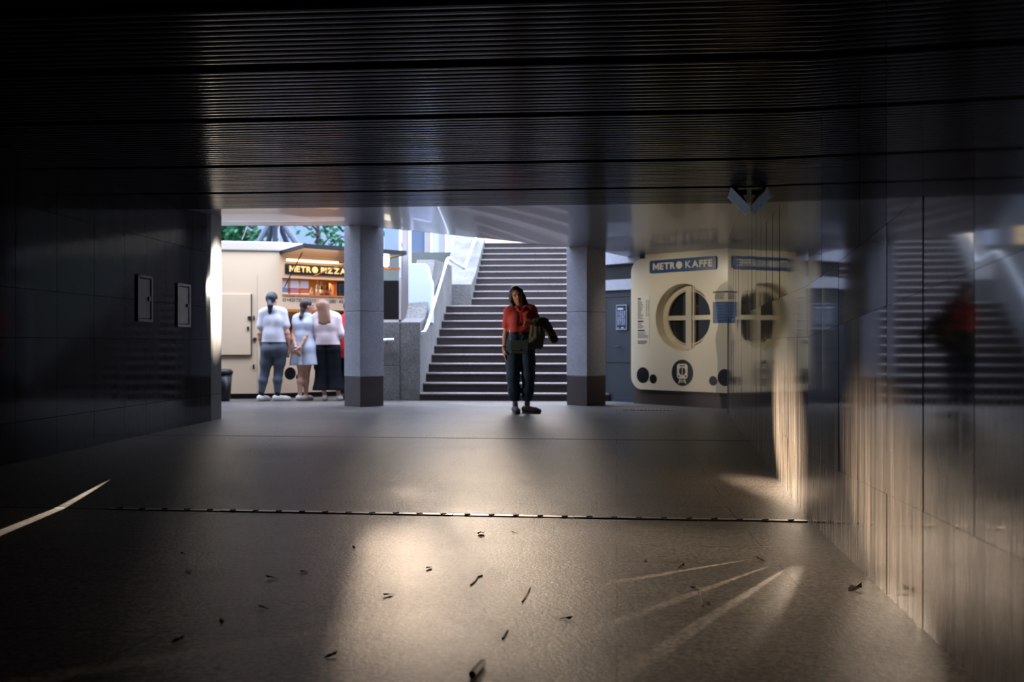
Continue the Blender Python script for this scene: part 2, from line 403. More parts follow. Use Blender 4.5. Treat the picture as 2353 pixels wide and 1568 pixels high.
# --- right wall: polished granite panels, each a touch out of plane
RW = lambda Y: .677+.164*Y
rdir = Vector((.164, 1, 0)).normalized(); rn = Vector((-rdir.y, rdir.x, 0))      # rn points into the passage
FR = frame((RW(0), 0, 0), rdir, rn)
UEND = (12.75)/rdir.y
def panels(F, us, zs, zoff, gap, tilt, skew, last=None):
    mb = MB()
    for i in range(len(us)-1):
        for j in range(len(zs)-1):
            u0, u1 = us[i]+gap, us[i+1]-gap
            z0a = (zs[j]+zoff(us[i]) if j else zs[j])+gap; z0b = (zs[j]+zoff(us[i+1]) if j else zs[j])+gap
            z1a = zs[j+1]+(zoff(us[i]) if j+2 < len(zs) else 0)-gap; z1b = zs[j+1]+(zoff(us[i+1]) if j+2 < len(zs) else 0)-gap
            m = (u1-u0)/2; t = random.uniform(-tilt, tilt); s = random.uniform(-skew, skew); h = (zs[j+1]-zs[j])/2
            w = lambda du, dz: .004+du*t+dz*s
            p = [F(u0, z0a, -.03), F(u1, z0b, -.03), F(u1, z0b, w(m, -h)), F(u0, z0a, w(-m, -h)),
                 F(u0, z1a, -.03), F(u1, z1b, -.03), F(u1, z1b, w(m, h)), F(u0, z1a, w(-m, h))]
            mb.hexa(p)
    return mb
us = [-3.4]
while us[-1] < UEND-.3:
    nxt = us[-1]+.4725
    us.append(nxt)
us = [u for u in us if u < UEND-.2]+[UEND]
zs = [-.05, .32, .92, 1.18, 1.78, 2.40]
mbw = panels(FR, us, zs, lambda u: ramp(FR(u,0,0).x, FR(u,0,0).y), .0006, .005, .0014)
tag(mk('wall_right', mbw, M['wallstone']), kind='structure')
mb = MB(); mb.rect(FR, -3.4, UEND-.002, -.1, 2.75, -.5, -.008)
tag(mk('wall_right', mb, M['joint']), kind='structure')
# metal corner angle at the end of the right wall
mb = MB(); mb.rect(FR, UEND-.03, UEND+.012, 0, 1.22, -.03, .010)
tag(mk('trim_5', mb, M['trim']), kind='structure')

# --- left wall
LW = lambda Y: -4.08+.0545*Y
ld = Vector((.0545, 1, 0)).normalized(); ln = Vector((ld.y, -ld.x, 0))
FL = frame((LW(0), 0, 0), ld, ln)
LU = 11.77/ld.y
us = [11.42/ld.y, 10.78/ld.y, 10.13/ld.y, 9.66/ld.y, 9.19/ld.y, 8.6/ld.y, 7.97/ld.y]
while us[-1] > -3.4: us.append(us[-1]-.6)
us = us[::-1]
mbw = panels(FL, us, [-.05, .30, .93, 1.30, 1.92, 2.62], lambda u: ramp(FL(u,0,0).x, FL(u,0,0).y), .0022, .002, .0008)
tag(mk('wall_left', mbw, M['wallL']), kind='structure')
tag(mk('wall_left', panels(FL, [11.42/ld.y, LU], [-.05, .30, 2.62], lambda u: 0, .0022, .001, .0005), M['endslab']), kind='structure')
mb = MB(); mb.rect(FL, -3.4, LU-.002, -.1, 2.75, -4.5, -.008)
tag(mk('wall_left', mb, M['joint']), kind='structure')
# end wall behind the camera
mb = MB(); mb.box((-1.2, -3.3, 1.2), (9, .3, 3.4))
tag(mk('wall_back', mb, M['joint']), kind='structure')

# --- ceiling: ribbed metal slats with wider dark channels
CZ = 2.31
CD = Vector((1, -.08, 0)).normalized(); tdir = Vector((-CD.y, CD.x, 0)); FC = frame((S0.x, S0.y, 0), CD, tdir)   # u along slats, w down the passage
def cw(Y): return (Vector((0, Y, 0))-Vector((S0.x, S0.y, 0))).dot(tdir)
chan = [cw(y) for y in (3.1, 4.1, 5.04, 6.20, 7.82, 9.20)]
wEnd = cw(10.25); mb = MB(); w = cw(-3.2); pitch = .075
prof_u0, prof_u1 = -3.2, 6.6
while w < wEnd:
    c = [x for x in chan if w-.01 <= x+.045 and w+.07 >= x-.045]
    if c: w = max(w+.01, c[0]+.05); continue
    # one slat: gently cambered strip with turned-up edges
    sec = [(0,.022),(0,.004),(.012,0),(.033,-.0012),(.054,0),(.066,.004),(.066,.022)]
    jz = random.uniform(-.0008, .0008)
    vs = [FC(prof_u0, CZ+z+jz, w+x) for x, z in sec]+[FC(prof_u1, CZ+z+jz, w+x) for x, z in sec]
    n = len(sec); mb.add(vs, [(i, i+1, n+i+1, n+i) for i in range(n-1)])
    w += pitch
tag(mk('ceiling', mb, M['slat']), kind='structure')
mb = MB(); mb.rect(FC, prof_u0-.6, prof_u1+.6, CZ+.03, CZ+.5, cw(-3.4), wEnd+.0)
tag(mk('ceiling', mb, M['gap']), kind='structure')
# --- soffit from the passage mouth to the outer edge, dropping to the right
def soff_far(X): return 2.55-.094*(X+2.1) if X > -2.1 else 2.55
P0 = FC(-5.5, 0, wEnd); P1 = FC(9.0, 0, wEnd)
def edgeY(X): return 14.02 if X < -1.75 else 14.05+.10*(X+1.75)
NX, NY = 60, 10
mb = MB(); g = []
for i in range(NX+1):
    X = -9+15*i/NX; ya = P0.y+(P1.y-P0.y)*(X-P0.x)/(P1.x-P0.x); yb = edgeY(X) if X < 1.2 else edgeY(1.2)+(X-1.2)*1.1
    za = CZ+.004; zb = max(soff_far(X), 2.05)
    for j in range(NY+1):
        t = j/NY; mb.v.append((X, ya+(yb-ya)*t, za+(zb-za)*t))
for i in range(NX):
    for j in range(NY):
        q = i*(NY+1)+j; mb.f.append((q, q+NY+1, q+NY+2, q+1))
o = mk('ceiling', mb, M['soffit'], smooth=True); tag(o, kind='structure')
# roof slab on top of it with its thin front edge
mb2 = MB(); n = len(mb.v)
top = [(x, y, z+.045) for x, y, z in mb.v]; top2 = [(x, y-.02, max(z, 2.6)+.5) for x, y, z in mb.v]
mb2.v = top+top2; mb2.f = [tuple(f) for f in mb.f]+[tuple(i+n for i in f) for f in mb.f]
for i in range(NX):
    q = i*(NY+1)+NY; mb2.f.append((q, q+NY+1, q+NY+1+n, q+n))
    q = i*(NY+1); mb2.f.append((q, q+NY+1, q+NY+1+n, q+n))
for e in (0, NX):
    for j in range(NY):
        q = e*(NY+1)+j; mb2.f.append((q, q+1, q+1+n, q+n))
tag(mk('ceiling', mb2, M['joint']), kind='structure')
# front edge lip
mb = MB()
for i in range(NX):
    a = Vector(o.data.vertices[i*(NY+1)+NY].co); b = Vector(o.data.vertices[(i+1)*(NY+1)+NY].co)
    mb.hexa([a+Vector((0,0,0)), b+Vector((0,0,0)), b+Vector((0,.05,0)), a+Vector((0,.05,0)), a+Vector((0,0,.06)), b+Vector((0,0,.06)), b+Vector((0,.05,.06)), a+Vector((0,.05,.06))])
tag(mk('trim_3', mb, M['darkgrey']), kind='structure')

# --- floor expansion joints
def floor_strip(name, t0, t1, off, width, hgt, mat, seg=None):
    mb = MB(); F = frame((S0.x, S0.y, 0), (SDIR.x, SDIR.y, 0), (SN.x, SN.y, 0)); t = t0
    while t < t1-.01:
        t2 = min(t1, t+(seg or 99)); z = 0; jw = random.uniform(-.003, .003) if seg else 0; jz = random.uniform(0, .003) if seg else 0
        mb.rect(F, t+.002, t2-.002, -.004, hgt+jz, off-width/2+jw, off+width/2+jw); t = t2
    o = mk(name, mb, mat); tag(o, kind='structure'); return o, F
tr, F = floor_strip('trim_1', .62, 4.26, 0, .044, .005, M['trim'], .62)
mb = MB(); t = .68
while t < 4.22:
    mb.disc(F, t, 0, .009, 0, 0, 8) if False else None
    p = F(t, .0085, 0)
    mb.box(p, (.030, .014, .003), Matrix.Rotation(math.atan2(SDIR.y, SDIR.x)+.5, 3, 'Z')); t += .125
mk('slot', mb, M['rubber'], tr)
floor_strip('trim_2', -1.4, .62, 0, .03, .0015, M['rubber'])
floor_strip('trim_4', -1.2, 5.4, 4.15, .035, .002, M['rubber'])

# tactile / drain strip in front of the coffee kiosk
p0 = fl(1432, 943); p1 = fl(1545, 943.5)
root = empty('drain_grate', (p0+p1)/2, 'narrow slotted steel drain grate set in the floor before the ivory kiosk', 'grate')
dv = (p1-p0); F = frame(p0, dv, Vector((-dv.y, dv.x, 0)))
mb = MB(); mb.rect(F, 0, dv.length, -.01, .004, -.035, .035); mk('frame', mb, M['rubber'], root)
mb = MB(); x = .01
while x < dv.length-.03:
    mb.rect(F, x, x+.022, .003, .008, -.03, .03); x += .05
mk('bar', mb, M['metal'], root)

# ================================================================== PILLARS
def pillar(px, py, ztop, label):
    base = fl(px, py); th = math.radians(43.3)
    nd = Vector((math.sin(th), -math.cos(th), 0)); dl = Vector((math.cos(th), math.sin(th), 0))    # dark face normal / its run to the back right
    w = .40; corner = base; c = corner+dl*w/2-nd*w/2
    root = empty('pillar', (c.x, c.y, 0), label, 'pillar')
    R = Matrix.Rotation(th, 3, 'Z')
    zs = [.42, 1.34, ztop]
    mb = MB()
    for a, b in zip(zs[:-1], zs[1:]): mb.box((c.x, c.y, (a+b)/2), (w, w, b-a-.006), R)
    mk('shaft', mb, M['pillar'], root, bevel=.006)
    mb = MB(); mb.box((c.x, c.y, .21), (w-.004, w-.004, .42), R); mk('plinth', mb, M['plinth'], root, bevel=.004)
pillar(828, 936, 2.62, 'square grey granite pillar standing between the pizza kiosk and the stairs')
pillar(1349, 933.5, 2.37, 'square grey granite pillar standing between the stairs and the grey door')

# ================================================================== STAIRS
SA = math.radians(-3.5)
so = at(968, 921, 15.45); so.z = 0
sx = Vector((math.cos(SA), math.sin(SA), 0)); sy = Vector((-math.sin(SA), math.cos(SA), 0))
FS = frame(so, sx, sy)     # u to the right, w up the stairs
stairs = empty('staircase', so, 'broad brown granite staircase with worn pale nosings rising behind the woman', 'stairs')
def step(u0, u1, w0, z0, z1, depth):
    mb = MB(); mb.rect(FS, u0, u1, -.02 if z0 < .2 else z0-.5, z1-.035, w0+.012, w0+depth)
    st = mk('step', mb, M['step'], stairs)
    mb = MB()
    sec = [(w0+.012, z1-.036), (w0+.002, z1-.034), (w0-.006, z1-.026), (w0-.008, z1-.014), (w0-.002, z1-.004), (w0+.012, z1), (w0+depth+.02, z1), (w0+depth+.02, z1-.036)]
    n = len(sec); vs = [FS(u0, z, w) for w, z in sec]+[FS(u1, z, w) for w, z in sec]
    mb.add(vs, [tuple(range(n)), tuple(range(2*n-1, n-1, -1))]+[(i, (i+1) % n, n+(i+1) % n, n+i) for i in range(n)])
    mk('nosing', mb, M['nosing'], st)
for k in range(11):
    step(-.02+0*k, 2.9, .32*k, 0 if k == 0 else .12+.148*(k-1), .12+.148*k, 1.3 if k == 10 else .34)
UW0 = 4.15
for j in range(10):
    z1 = 1.784+.1535*j
    step(.36, 3.3, UW0+.32*j, z1-.15, z1, .34 if j < 9 else 6)
# cheek wall on the left of the stairs (two lengths) and the front retaining wall
cheek = empty('stair_parapet', so, 'streaked concrete wall beside the left edge of the stairs, carrying the handrail', 'parapet')
def yz_prism(u0, u1, prof):
    mb = MB(); n = len(prof); vs = [FS(u0, z, w) for w, z in prof]+[FS(u1, z, w) for w, z in prof]
    return mb.add(vs, [tuple(range(n)), tuple(range(2*n-1, n-1, -1))]+[(i, (i+1) % n, n+(i+1) % n, n+i) for i in range(n)])
mk('lower_wall', yz_prism(-.34, -.02, [(.02,0),(.02,1.22),(.55,1.30),(1.7,2.33),(4.1,2.42),(4.1,0)]), M['concrete'], cheek, bevel=.01)
mk('upper_wall', yz_prism(-.30, .36, [(4.1,0),(4.1,2.05),(4.9,2.3),(7.2,3.32),(7.2,0)]), M['concrete'], cheek, bevel=.01)
mb = MB(); Fq = frame((so.x-.34*sx.x, so.y+.02, 0), (-1, .02, 0), (0, -1, 0))
mb.rect(Fq, 0, .62, -.02, .54, -.25, 0); mb.rect(Fq, 0, .62, .545, 1.22, -.25, 0)
tag(mk('retaining_wall', mb, M['concrete'], loc=(so.x-1.6, so.y, 0), bevel=.006), 'low stained concrete wall running left from the foot of the stairs', 'wall')
# white rendered block above the retaining wall
mb = MB(); pts = []
Y = 16.3
pp = [at(938, 742, Y), at(990, 742, Y), at(991, 650, Y), at(979, 606, Y), at(938, 606, Y)]
F = frame((0, Y, 0), (1,0,0), (0,-1,0))
mb.poly(F, [(p.x, p.z) for p in pp], -.6, 0)
tag(mk('wall_block', mb, M['pale'], loc=(pp[0].x, Y, pp[0].z), bevel=.01), 'plain bluish white wall block above the low concrete wall', 'wall block')
# handrail beside the stairs
hr = empty('handrail', so, 'gleaming steel handrail climbing the left side of the stairs with a kink halfway', 'handrail')
a0 = at(958, 769, 15.52); a1 = at(976, 763, 15.58); a2 = at(983, 745, 15.7); a3 = at(1027, 598, 18.7); a4 = at(1031, 594, 18.9); a5 = at(1066, 617, 19.4); a6 = at(1069, 612, 19.45); a7 = at(1094, 545, 22.3)
mb = MB(); mb.tube([a0, a1, a2, a3, a4], .03, 12); mk('lower_rail', mb, M['rail'], hr, smooth=True)
mb = MB(); mb.tube([a4, a5, a6, a7], .03, 12); mk('upper_rail', mb, M['rail'], hr, smooth=True)
for q in (.08, .5, .92):
    p = a2.lerp(a3, q); mb = MB(); mb.tube([p-Vector((0,0,.02)), p+Vector((-.03,0,-.07)), p+Vector((-.14,.02,-.08))], .012, 8); mk('bracket', mb, M['metal'], hr, smooth=True)
# short rail stub on the low wall
p = at(886, 782, 15.35); q = at(905, 781, 15.35)
hs = empty('rail_stub', q, 'short horizontal steel rail end on the low concrete wall beside the pillar', 'rail')
mb = MB(); mb.tube([p-Vector((.5,0,0)), p, q], .024, 12); mk('bar', mb, M['rail'], hs, smooth=True)
mb = MB(); mb.tube([p, p+Vector((0,.12,-.02))], .014, 8); mk('bracket', mb, M['rubber'], hs)

# ================================================================== COFFEE KIOSK (right)
kd = Vector((.686, -.727, 0)); kn_ = Vector((-.727, -.686, 0))
K0 = Vector((1.757, 14.7, 0))
FK = frame(K0, kd, kn_)
kk = empty('coffee_kiosk', K0, 'ivory coffee kiosk with a round recessed window and rounded corners, at the right', 'kiosk')
CU, CV, CR = .935, 1.255, .475
n = 64
mb = MB(); outer = []; hole = []
B = rr(0, 1.86, .215, 2.125, .20, 10)
# outer loop sampled by angle from the window centre so the two loops bridge cleanly
def ray_rr(a):
    d = (math.cos(a), math.sin(a)); best = None
    for i in range(len(B)):
        (x1, y1), (x2, y2) = B[i], B[(i+1) % len(B)]
        ex, ey = x2-x1, y2-y1; den = d[0]*ey-d[1]*ex
        if abs(den) < 1e-9: continue
        t = ((x1-CU)*ey-(y1-CV)*ex)/den; s = ((x1-CU)*d[1]-(y1-CV)*d[0])/den
        if t > 0 and -1e-6 <= s <= 1+1e-6: best = t if best is None else min(best, t)
    return (CU+d[0]*best, CV+d[1]*best)
angs = sorted(set([round(2*math.pi*i/n, 6) for i in range(n)]+[round(math.atan2(y-CV, x-CU) % (2*math.pi), 6) for x, y in B]))
outer = [ray_rr(a) for a in angs]; hole = [(CU+CR*math.cos(a), CV+CR*math.sin(a)) for a in angs]; m_ = len(angs)
vs = [FK(u, v, 0) for u, v in outer]+[FK(u, v, 0) for u, v in hole]+[FK(u, v, -.06) for u, v in outer]+[FK(u, v, -.20) for u, v in hole]
fs = []
for i in range(m_):
    j = (i+1) % m_
    fs += [(i, j, m_+j, m_+i), (i, 2*m_+i, 2*m_+j, j), (m_+i, m_+j, 3*m_+j, 3*m_+i)]
mb.add(vs, fs); mk('front_panel', mb, M['creamK'], kk)
mb = MB(); mb.rect(FK, .012, 2.4, 0, .30, -.5, -.05); mk('plinth', mb, M['plinth'], kk)
mb = MB(); mb.rect(FK, .03, 2.4, .3, .34, -.6, -.06); mb.rect(FK, .02, .3, .3, 2.1, -.6, -.07); mb.rect(FK, 1.6, 2.4, .3, 2.1, -.6, -.07)
mk('body', mb, M['darkgrey'], kk)
mk('fascia', MB().rect(FK, .24, 2.4, 2.05, 2.6, -.6, -.03), M['creamK'], kk)
mb = MB(); mb.rect(FK, .25, 1.65, .3, 2.05, -1.3, -1.25); mb.rect(FK, .25, .28, .3, 2.05, -1.3, -.3); mb.rect(FK, 1.62, 1.65, .3, 2.05, -1.3, -.3); mb.rect(FK, .25, 1.65, 2.03, 2.06, -1.3, -.3); mb.rect(FK, .25, 1.65, .3, .33, -1.3, -.3)
mk('interior', mb, M['black'], kk)
mb = MB(); mb.ring(FK, CU, CV, CR-.075, CR+.01, -.20, -.17); mb.ring(FK, CU, CV, CR-.10, CR-.085, -.19, -.155)
fr_ = mk('window_frame', mb, M['creamK'], kk)
mb = MB(); mb.rect(FK, CU-.055, CU+.045, CV-CR+.02, CV+CR-.02, -.205, -.15); mb.rect(FK, CU+.060, CU+.085, CV-CR+.03, CV+CR-.03, -.205, -.16); mk('mullion', mb, M['creamK'], fr_)
mb = MB(); mb.rect(FK, CU-CR+.02, CU+CR-.02, CV-.035, CV+.03, -.207, -.165); mk('transom', mb, M['creamK'], fr_)
mb = MB(); mb.disc(FK, CU, CV, CR-.01, -.225, -.212, 48)
gl = flat('kiosk glass', (120, 124, 128), .03, 0, .12, var=.02); gl.node_tree.nodes['Principled BSDF'].inputs['Transmission Weight'].default_value = .9
mk('pane', mb, gl, fr_)
# things behind the round window
mb = MB(); mb.rect(FK, .45, 1.5, 1.30, 1.33, -.75, -.35); mk('shelf', mb, M['wood'], kk)
for i, (u, v, s, c) in enumerate(((1.10, 1.33, 1.0, M['white']), (1.19, 1.33, 1.15, M['white']), (.80, 1.33, .9, M['white']))):
    p = FK(u, v, -.5); mb = MB(); mb.lathe(p, [(.03*s, 0), (.045*s, .02), (.05*s, .10*s), (.046*s, .13*s)], 16)
    tag(mk('cup', mb, c, loc=p, smooth=True), ['pale cup on the shelf behind the upper right pane of the round window', 'taller pale cup at the right edge of the upper right pane of the round window', 'pale cup on the shelf behind the upper left pane of the round window'][i], 'cup')
p = FK(1.20, 1.93, -.5); mb = MB(); mb.lathe(p, [(.02, .06), (.05, .04), (.06, 0)], 16)
# text ------------------------------------------------------------------
_fontcache = {}
def text_mesh(s, bold=.02):
    key = (s, bold)
    if key in _fontcache: return _fontcache[key]
    cu = bpy.data.curves.new('t', 'FONT'); cu.body = s; cu.size = 1; cu.offset = bold; cu.resolution_u = 4; cu.fill_mode = 'FRONT' if hasattr(cu, 'fill_mode') else cu.fill_mode
    ob = bpy.data.objects.new('t', cu); COL.objects.link(ob)
    bpy.context.view_layer.update()
    me = bpy.data.meshes.new_from_object(ob.evaluated_get(bpy.context.evaluated_depsgraph_get()))
    v = [tuple(x.co) for x in me.vertices]; f = [tuple(p.vertices) for p in me.polygons]
    bpy.data.objects.remove(ob); bpy.data.curves.remove(cu); bpy.data.meshes.remove(me)
    xs = [p[0] for p in v]; ys = [p[1] for p in v]
    _fontcache[key] = (v, f, (min(xs), max(xs), min(ys), max(ys))); return _fontcache[key]
def put_text(mb, s, F, u0, v0, w, h, width=None, bold=.02):
    """capitals of height h with their foot at v0; stretched to width when given"""
    v, f, bb = text_mesh(s, bold); _, _, hb = text_mesh('H', bold); k = h/(hb[3]-hb[2]); kx = k if width is None else width/(bb[1]-bb[0])
    mb.add([F(u0+(x-bb[0])*kx, v0+(y-hb[2])*k, w) for x, y, z in v], f); return (bb[1]-bb[0])*kx
def word_logo(mb, words, F, u0, v0, w, h, width):
    """heavy capitals whose O is a solid disc"""
    items = []; x = 0
    for ch in words:
        if ch == ' ': x += .38; continue
        if ch == 'O': items.append((ch, x, 1.02)); x += 1.02+.10; continue
        bo = .022 if ch in 'MK' else .04; v, f, bb = text_mesh(ch, bo); _, _, hb = text_mesh('H', bo); wd = (bb[1]-bb[0])/(hb[3]-hb[2])*(1.12 if ch == 'M' else 1); items.append((ch, x, wd)); x += wd+.10
    tot = x-.10; kx = width/tot
    for ch, x, wd in items:
        if ch == 'M':
            pm = [(0,0),(0,1),(.27,1),(.55,.52),(.83,1),(1.1,1),(1.1,0),(.84,0),(.84,.56),(.63,.16),(.47,.16),(.26,.56),(.26,0)]
            mb.add([F(u0+(x+a/1.1*wd)*kx, v0+h*b, w) for a, b in pm], [tuple(range(13))])
        elif ch == 'O': mb.add([F(u0+(x+.51+.51*math.cos(a*math.pi/16))*kx, v0+h*(.5+.54*math.sin(a*math.pi/16)), w) for a in range(32)], [tuple(range(32))])
        else: put_text(mb, ch, F, u0+x*kx, v0, w, h, wd*kx, .022 if ch in 'MK' else .04)
def small_lines(mb, F, u0, u1, v0, v1, rows, w, fill=.55, ragged=.5):
    """rows of tiny illegible print as broken dashes"""
    dv = (v1-v0)/rows
    for r in range(rows):
        x = u0; end = u0+(u1-u0)*(1-random.random()*ragged)
        while x < end-.004:
            l = random.uniform(.008, .03); mb.rect(F, x, min(end, x+l), v1-dv*(r+fill), v1-dv*r, w, w+.0008); x += l+.004
# sign
sg = mk('sign', MB().rrect(FK, .36, 1.52, 1.90, 2.085, .03, .001, .02), M['blue'], kk, bevel=.003)
mb = MB(); word_logo(mb, 'METRO KAFFE', FK, .425, 1.945, .0215, .098, 1.03); mk('lettering', mb, M['creamK'], sg)
# spots
for u, v, r in ((.225, .425, .115), (.415, .375, .066), (1.455, .375, .066), (1.645, .425, .115)):
    mk('round_spot', MB().disc(FK, u, v, r, 0, .003, 40), M['black'], kk)
em = mk('emblem', MB().disc(FK, CU, .475, .185, 0, .003, 48), M['black'], kk)
mb = MB(); u, v = CU, .475; w = .0035
mb.rrect(FK, u-.092, u+.092, v-.085, v+.125, .04, .003, w)
mb.poly(FK, [(u-.07,v-.155),(u-.055,v-.155),(u-.03,v-.09),(u-.045,v-.09)], .003, w); mb.poly(FK, [(u+.055,v-.155),(u+.07,v-.155),(u+.045,v-.09),(u+.03,v-.09)], .003, w)
mb.rect(FK, u-.055, u+.055, v-.115, v-.103, .003, w); mb.rect(FK, u-.06, u+.06, v-.135, v-.127, .003, w)
tram = mk('tram_icon', mb, M['creamK'], em)
mb = MB(); mb.disc(FK, u, v+.02, .056, w, w+.0008, 24); mb.rect(FK, u-.045, u+.045, v+.092, v+.108, w, w+.0008); mb.disc(FK, u-.06, v-.05, .014, w, w+.0008, 10); mb.disc(FK, u+.06, v-.05, .014, w, w+.0008, 10)
mk('icon_detail', mb, M['black'], tram)
mk('icon_bar', MB().rect(FK, u-.006, u+.006, v-.036, v+.076, w+.0008, w+.0016), M['creamK'], tram)
# printed price list on the panel
pl = mk('price_list', MB().rect(FK, .115, .345, .86, 1.58, .0, .003), flat('price list sheet', (226,216,190), .35, var=.02), kk)
pink = flat('print ink', (70,72,70), .6)
for a in ((.13,.245,1.235,1.52,20,.003),(.285,.305,1.28,1.52,14,.003,.55,.1),(.32,.338,1.28,1.52,14,.003,.55,.1),(.13,.25,1.10,1.19,5,.003),(.13,.335,.96,1.05,6,.003),(.13,.31,.875,.93,3,.003,.7,.2)):
    mb = MB(); small_lines(mb, FK, *a); mk('small_print', mb, pink, pl)
for v, l in ((1.53, .06), (1.20, .11), (1.065, .13)): mk('heading_bar', MB().rrect(FK, .13, .13+l, v, v+.022, .004, .003, .004), M['darkgrey'], pl)
# poster at the right edge
po = empty('poster', FK(1.50, 1.3, 0), 'blue and pale notice at the right edge of the ivory kiosk front', 'poster')
mk('lower_sheet', MB().rect(FK, 1.455, 1.70, 1.165, 1.455, .001, .004), M['blue'], po); mk('upper_sheet', MB().rect(FK, 1.455, 1.70, 1.475, 1.60, .001, .004), M['creamK'], po)
mb = MB(); small_lines(mb, FK, 1.475, 1.69, 1.19, 1.43, 6, .004, .5, .3); mk('print', mb, flat('blue print', (70,108,150), .5), po)
mk('heading_bar', MB().rect(FK, 1.455, 1.70, 1.575, 1.60, .004, .005), M['darkgrey'], po); mb = MB(); small_lines(mb, FK, 1.49, 1.66, 1.485, 1.565, 4, .004, .6, .3); mk('print', mb, M['darkgrey'], po)

# wall with the grey door, set back beside the kiosk
FD = frame(K0-kn_*.18, kd, kn_)
mb = MB(); mb.rect(FD, -.85, .02, 1.70, 1.86, -.3, 0); mb.rect(FD, -.10, .02, 1.86, 2.6, -.3, 0); mb.rect(FD, -.85, -.10, 2.1, 2.6, -.3, 0); mb.rect(FD, -.85, -.78, 0, 1.70, -.3, 0)
tag(mk('wall_right', mb, M['pillar']), kind='structure')
mb = MB(); mb.rect(FD, -.84, -.10, 1.86, 2.1, -.3, -.12)
tag(mk('vent_opening', mb, M['black'], loc=FD(-.3, 1.86, -.12)), 'black square opening in the wall above the grey door', 'opening')
dr = empty('door_1', FD(-.2, 0, -.05)); tag(dr, kind='structure')
mb = MB(); mb.rect(FD, -.78, .015, 0, 1.70, -.12, -.06); mk('panel', mb, M['darkgrey'], dr)
mb = MB(); mb.rect(FD, -.78, .015, 0, .06, -.06, -.05); mb.rect(FD, -.78, .015, .60, .70, -.06, -.05); mb.rect(FD, -.78, .015, 1.60, 1.70, -.06, -.05); mb.rect(FD, -.78, -.72, 0, 1.70, -.06, -.05)
mk('door_rail', mb, M['darkgrey'], dr)
mb = MB(); a = FD(-.46, .84, -.05); mb.tube([a, a+kn_*.05, a+kn_*.05+kd*.10], .010, 8); mk('handle', mb, M['rubber'], dr)
ps = empty('menu_poster', FD(-.37, 1.3, -.05), 'small black framed menu with white print hanging on the grey door', 'poster')
mk('frame', MB().rect(FD, -0.475, -0.265, 1.095, 1.475, -.05, -.035), flat('poster frame', (150,158,175), .4), ps)
mk('sheet', MB().rect(FD, -0.462, -0.278, 1.11, 1.462, -.036, -.032), flat('poster sheet', (28,32,44), .4), ps)
pp_ = flat('poster print', (190,200,225), .5)
for a in ((-.44, -.33, 1.40, 1.425), (-.44, -.42, 1.118, 1.132), (-.37, -.32, 1.118, 1.132)): mk('heading_bar', MB().rect(FD, *a, -.032, -.030), pp_, ps)
for c0 in (-.44, -.40, -.36, -.32):
    mb = MB(); small_lines(mb, FD, c0, c0+.03, 1.16, 1.38, 14, -.032, .5, .5); mk('print', mb, pp_, ps)
# building above and behind the coffee kiosk
mb = MB(); mb.rect(FK, -.85, 4.5, 2.6, 3.2, -3.5, -.1); mb.rect(FK, -.85, 4.5, 0, 2.6, -3.5, -1.4); mb.rect(FK, 1.9, 4.5, 0, 2.7, -2.5, -.1)
tag(mk('wall_right', mb, M['pillar']), kind='structure')

# ================================================================== PIZZA KIOSK (left)
C = Vector((-3.81, 16.0, 0)); PD = Vector((.766, .643, 0)); PN = Vector((.643, -.766, 0)); LDv = Vector((-.985, -.17, 0)).normalized()
LN = Vector((.17, -.985, 0)).normalized()
FP = frame(C, PD, PN)
TEND = 1.98
pk = empty('pizza_kiosk', C, 'cream pizza kiosk with a lit serving counter behind the queueing people', 'kiosk')
def outline(off):
    """plan of kiosk wall: left end, rounded corner, counter side"""
    t = .42; pts = [C+LDv*2.3+LN*off]
    p0, p1 = C+LDv*t+LN*off, C+PD*.10+PN*off
    ctrl = C+LN*off*.5+PN*off*.5
    for i in range(9):
        s = i/8; pts.append((1-s)**2*p0+2*s*(1-s)*ctrl+s*s*p1)
    return pts
back = [C+PD*.10-PN*1.7, C+LDv*2.3-LN*1.6]
def extr(pts, z0, z1):
    mb = MB(); F = lambda u, v, w: Vector((u, v, w))
    return mb.poly(F, [(p.x, p.y) for p in pts], z0, z1)
mk('side_wall', extr(outline(0)+[C+PD*.10-PN*.04, C+LDv*.5-LN*.04, C+LDv*2.3-LN*.04], .085, 2.37), M['cream'], pk)
mk('plinth', extr([C+LDv*2.3-LN*.05, C-LN*.03-PN*.03, C+PD*TEND-PN*.05, C+PD*TEND-PN*1.6, C+LDv*2.3-LN*1.6], 0, .085), M['rubber'], pk)
roofpts = outline(.04)+[C+PD*TEND+PN*.04, C+PD*TEND-PN*1.7, C+LDv*2.3-LN*1.6]
mk('roof', extr(roofpts, 2.37, 2.52), M['roofwhite'], pk, bevel=.02)
# counter side: posts, header, middle board, lower body
mb = MB(); mb.rect(FP, .10, .13, .085, 2.37, -.05, 0); mk('corner_post', mb, M['cream'], pk)
mk('header_board', MB().rect(FP, .13, TEND, 1.95, 2.37, -.05, 0), M['cream'], pk)
mk('middle_board', MB().rect(FP, .13, TEND, 1.445, 1.69, -.05, .0), M['cream'], pk)
mk('lower_body', MB().rect(FP, .13, TEND, .085, .95, -.05, 0), M['cream'], pk)
mk('end_post', MB().rect(FP, TEND-.06, TEND, .085, 2.37, -.05, .002), M['cream'], pk)
mk('counter', MB().rect(FP, .11, TEND, .95, .985, -.35, .14), M['wood'], pk, bevel=.005)
mk('display_shelf', MB().rect(FP, .13, TEND, 1.66, 1.69, -.45, .02), M['wood'], pk)
mb = MB(); mb.rect(FP, .10, TEND, .085, 2.37, -1.2, -1.15); mb.rect(FP, TEND-.03, TEND, .085, 2.37, -1.2, -.05); mb.rect(FP, .02, .06, .085, 2.37, -1.2, -.05)
mk('interior', mb, flat('kiosk interior', (196,150,96), .7), pk)
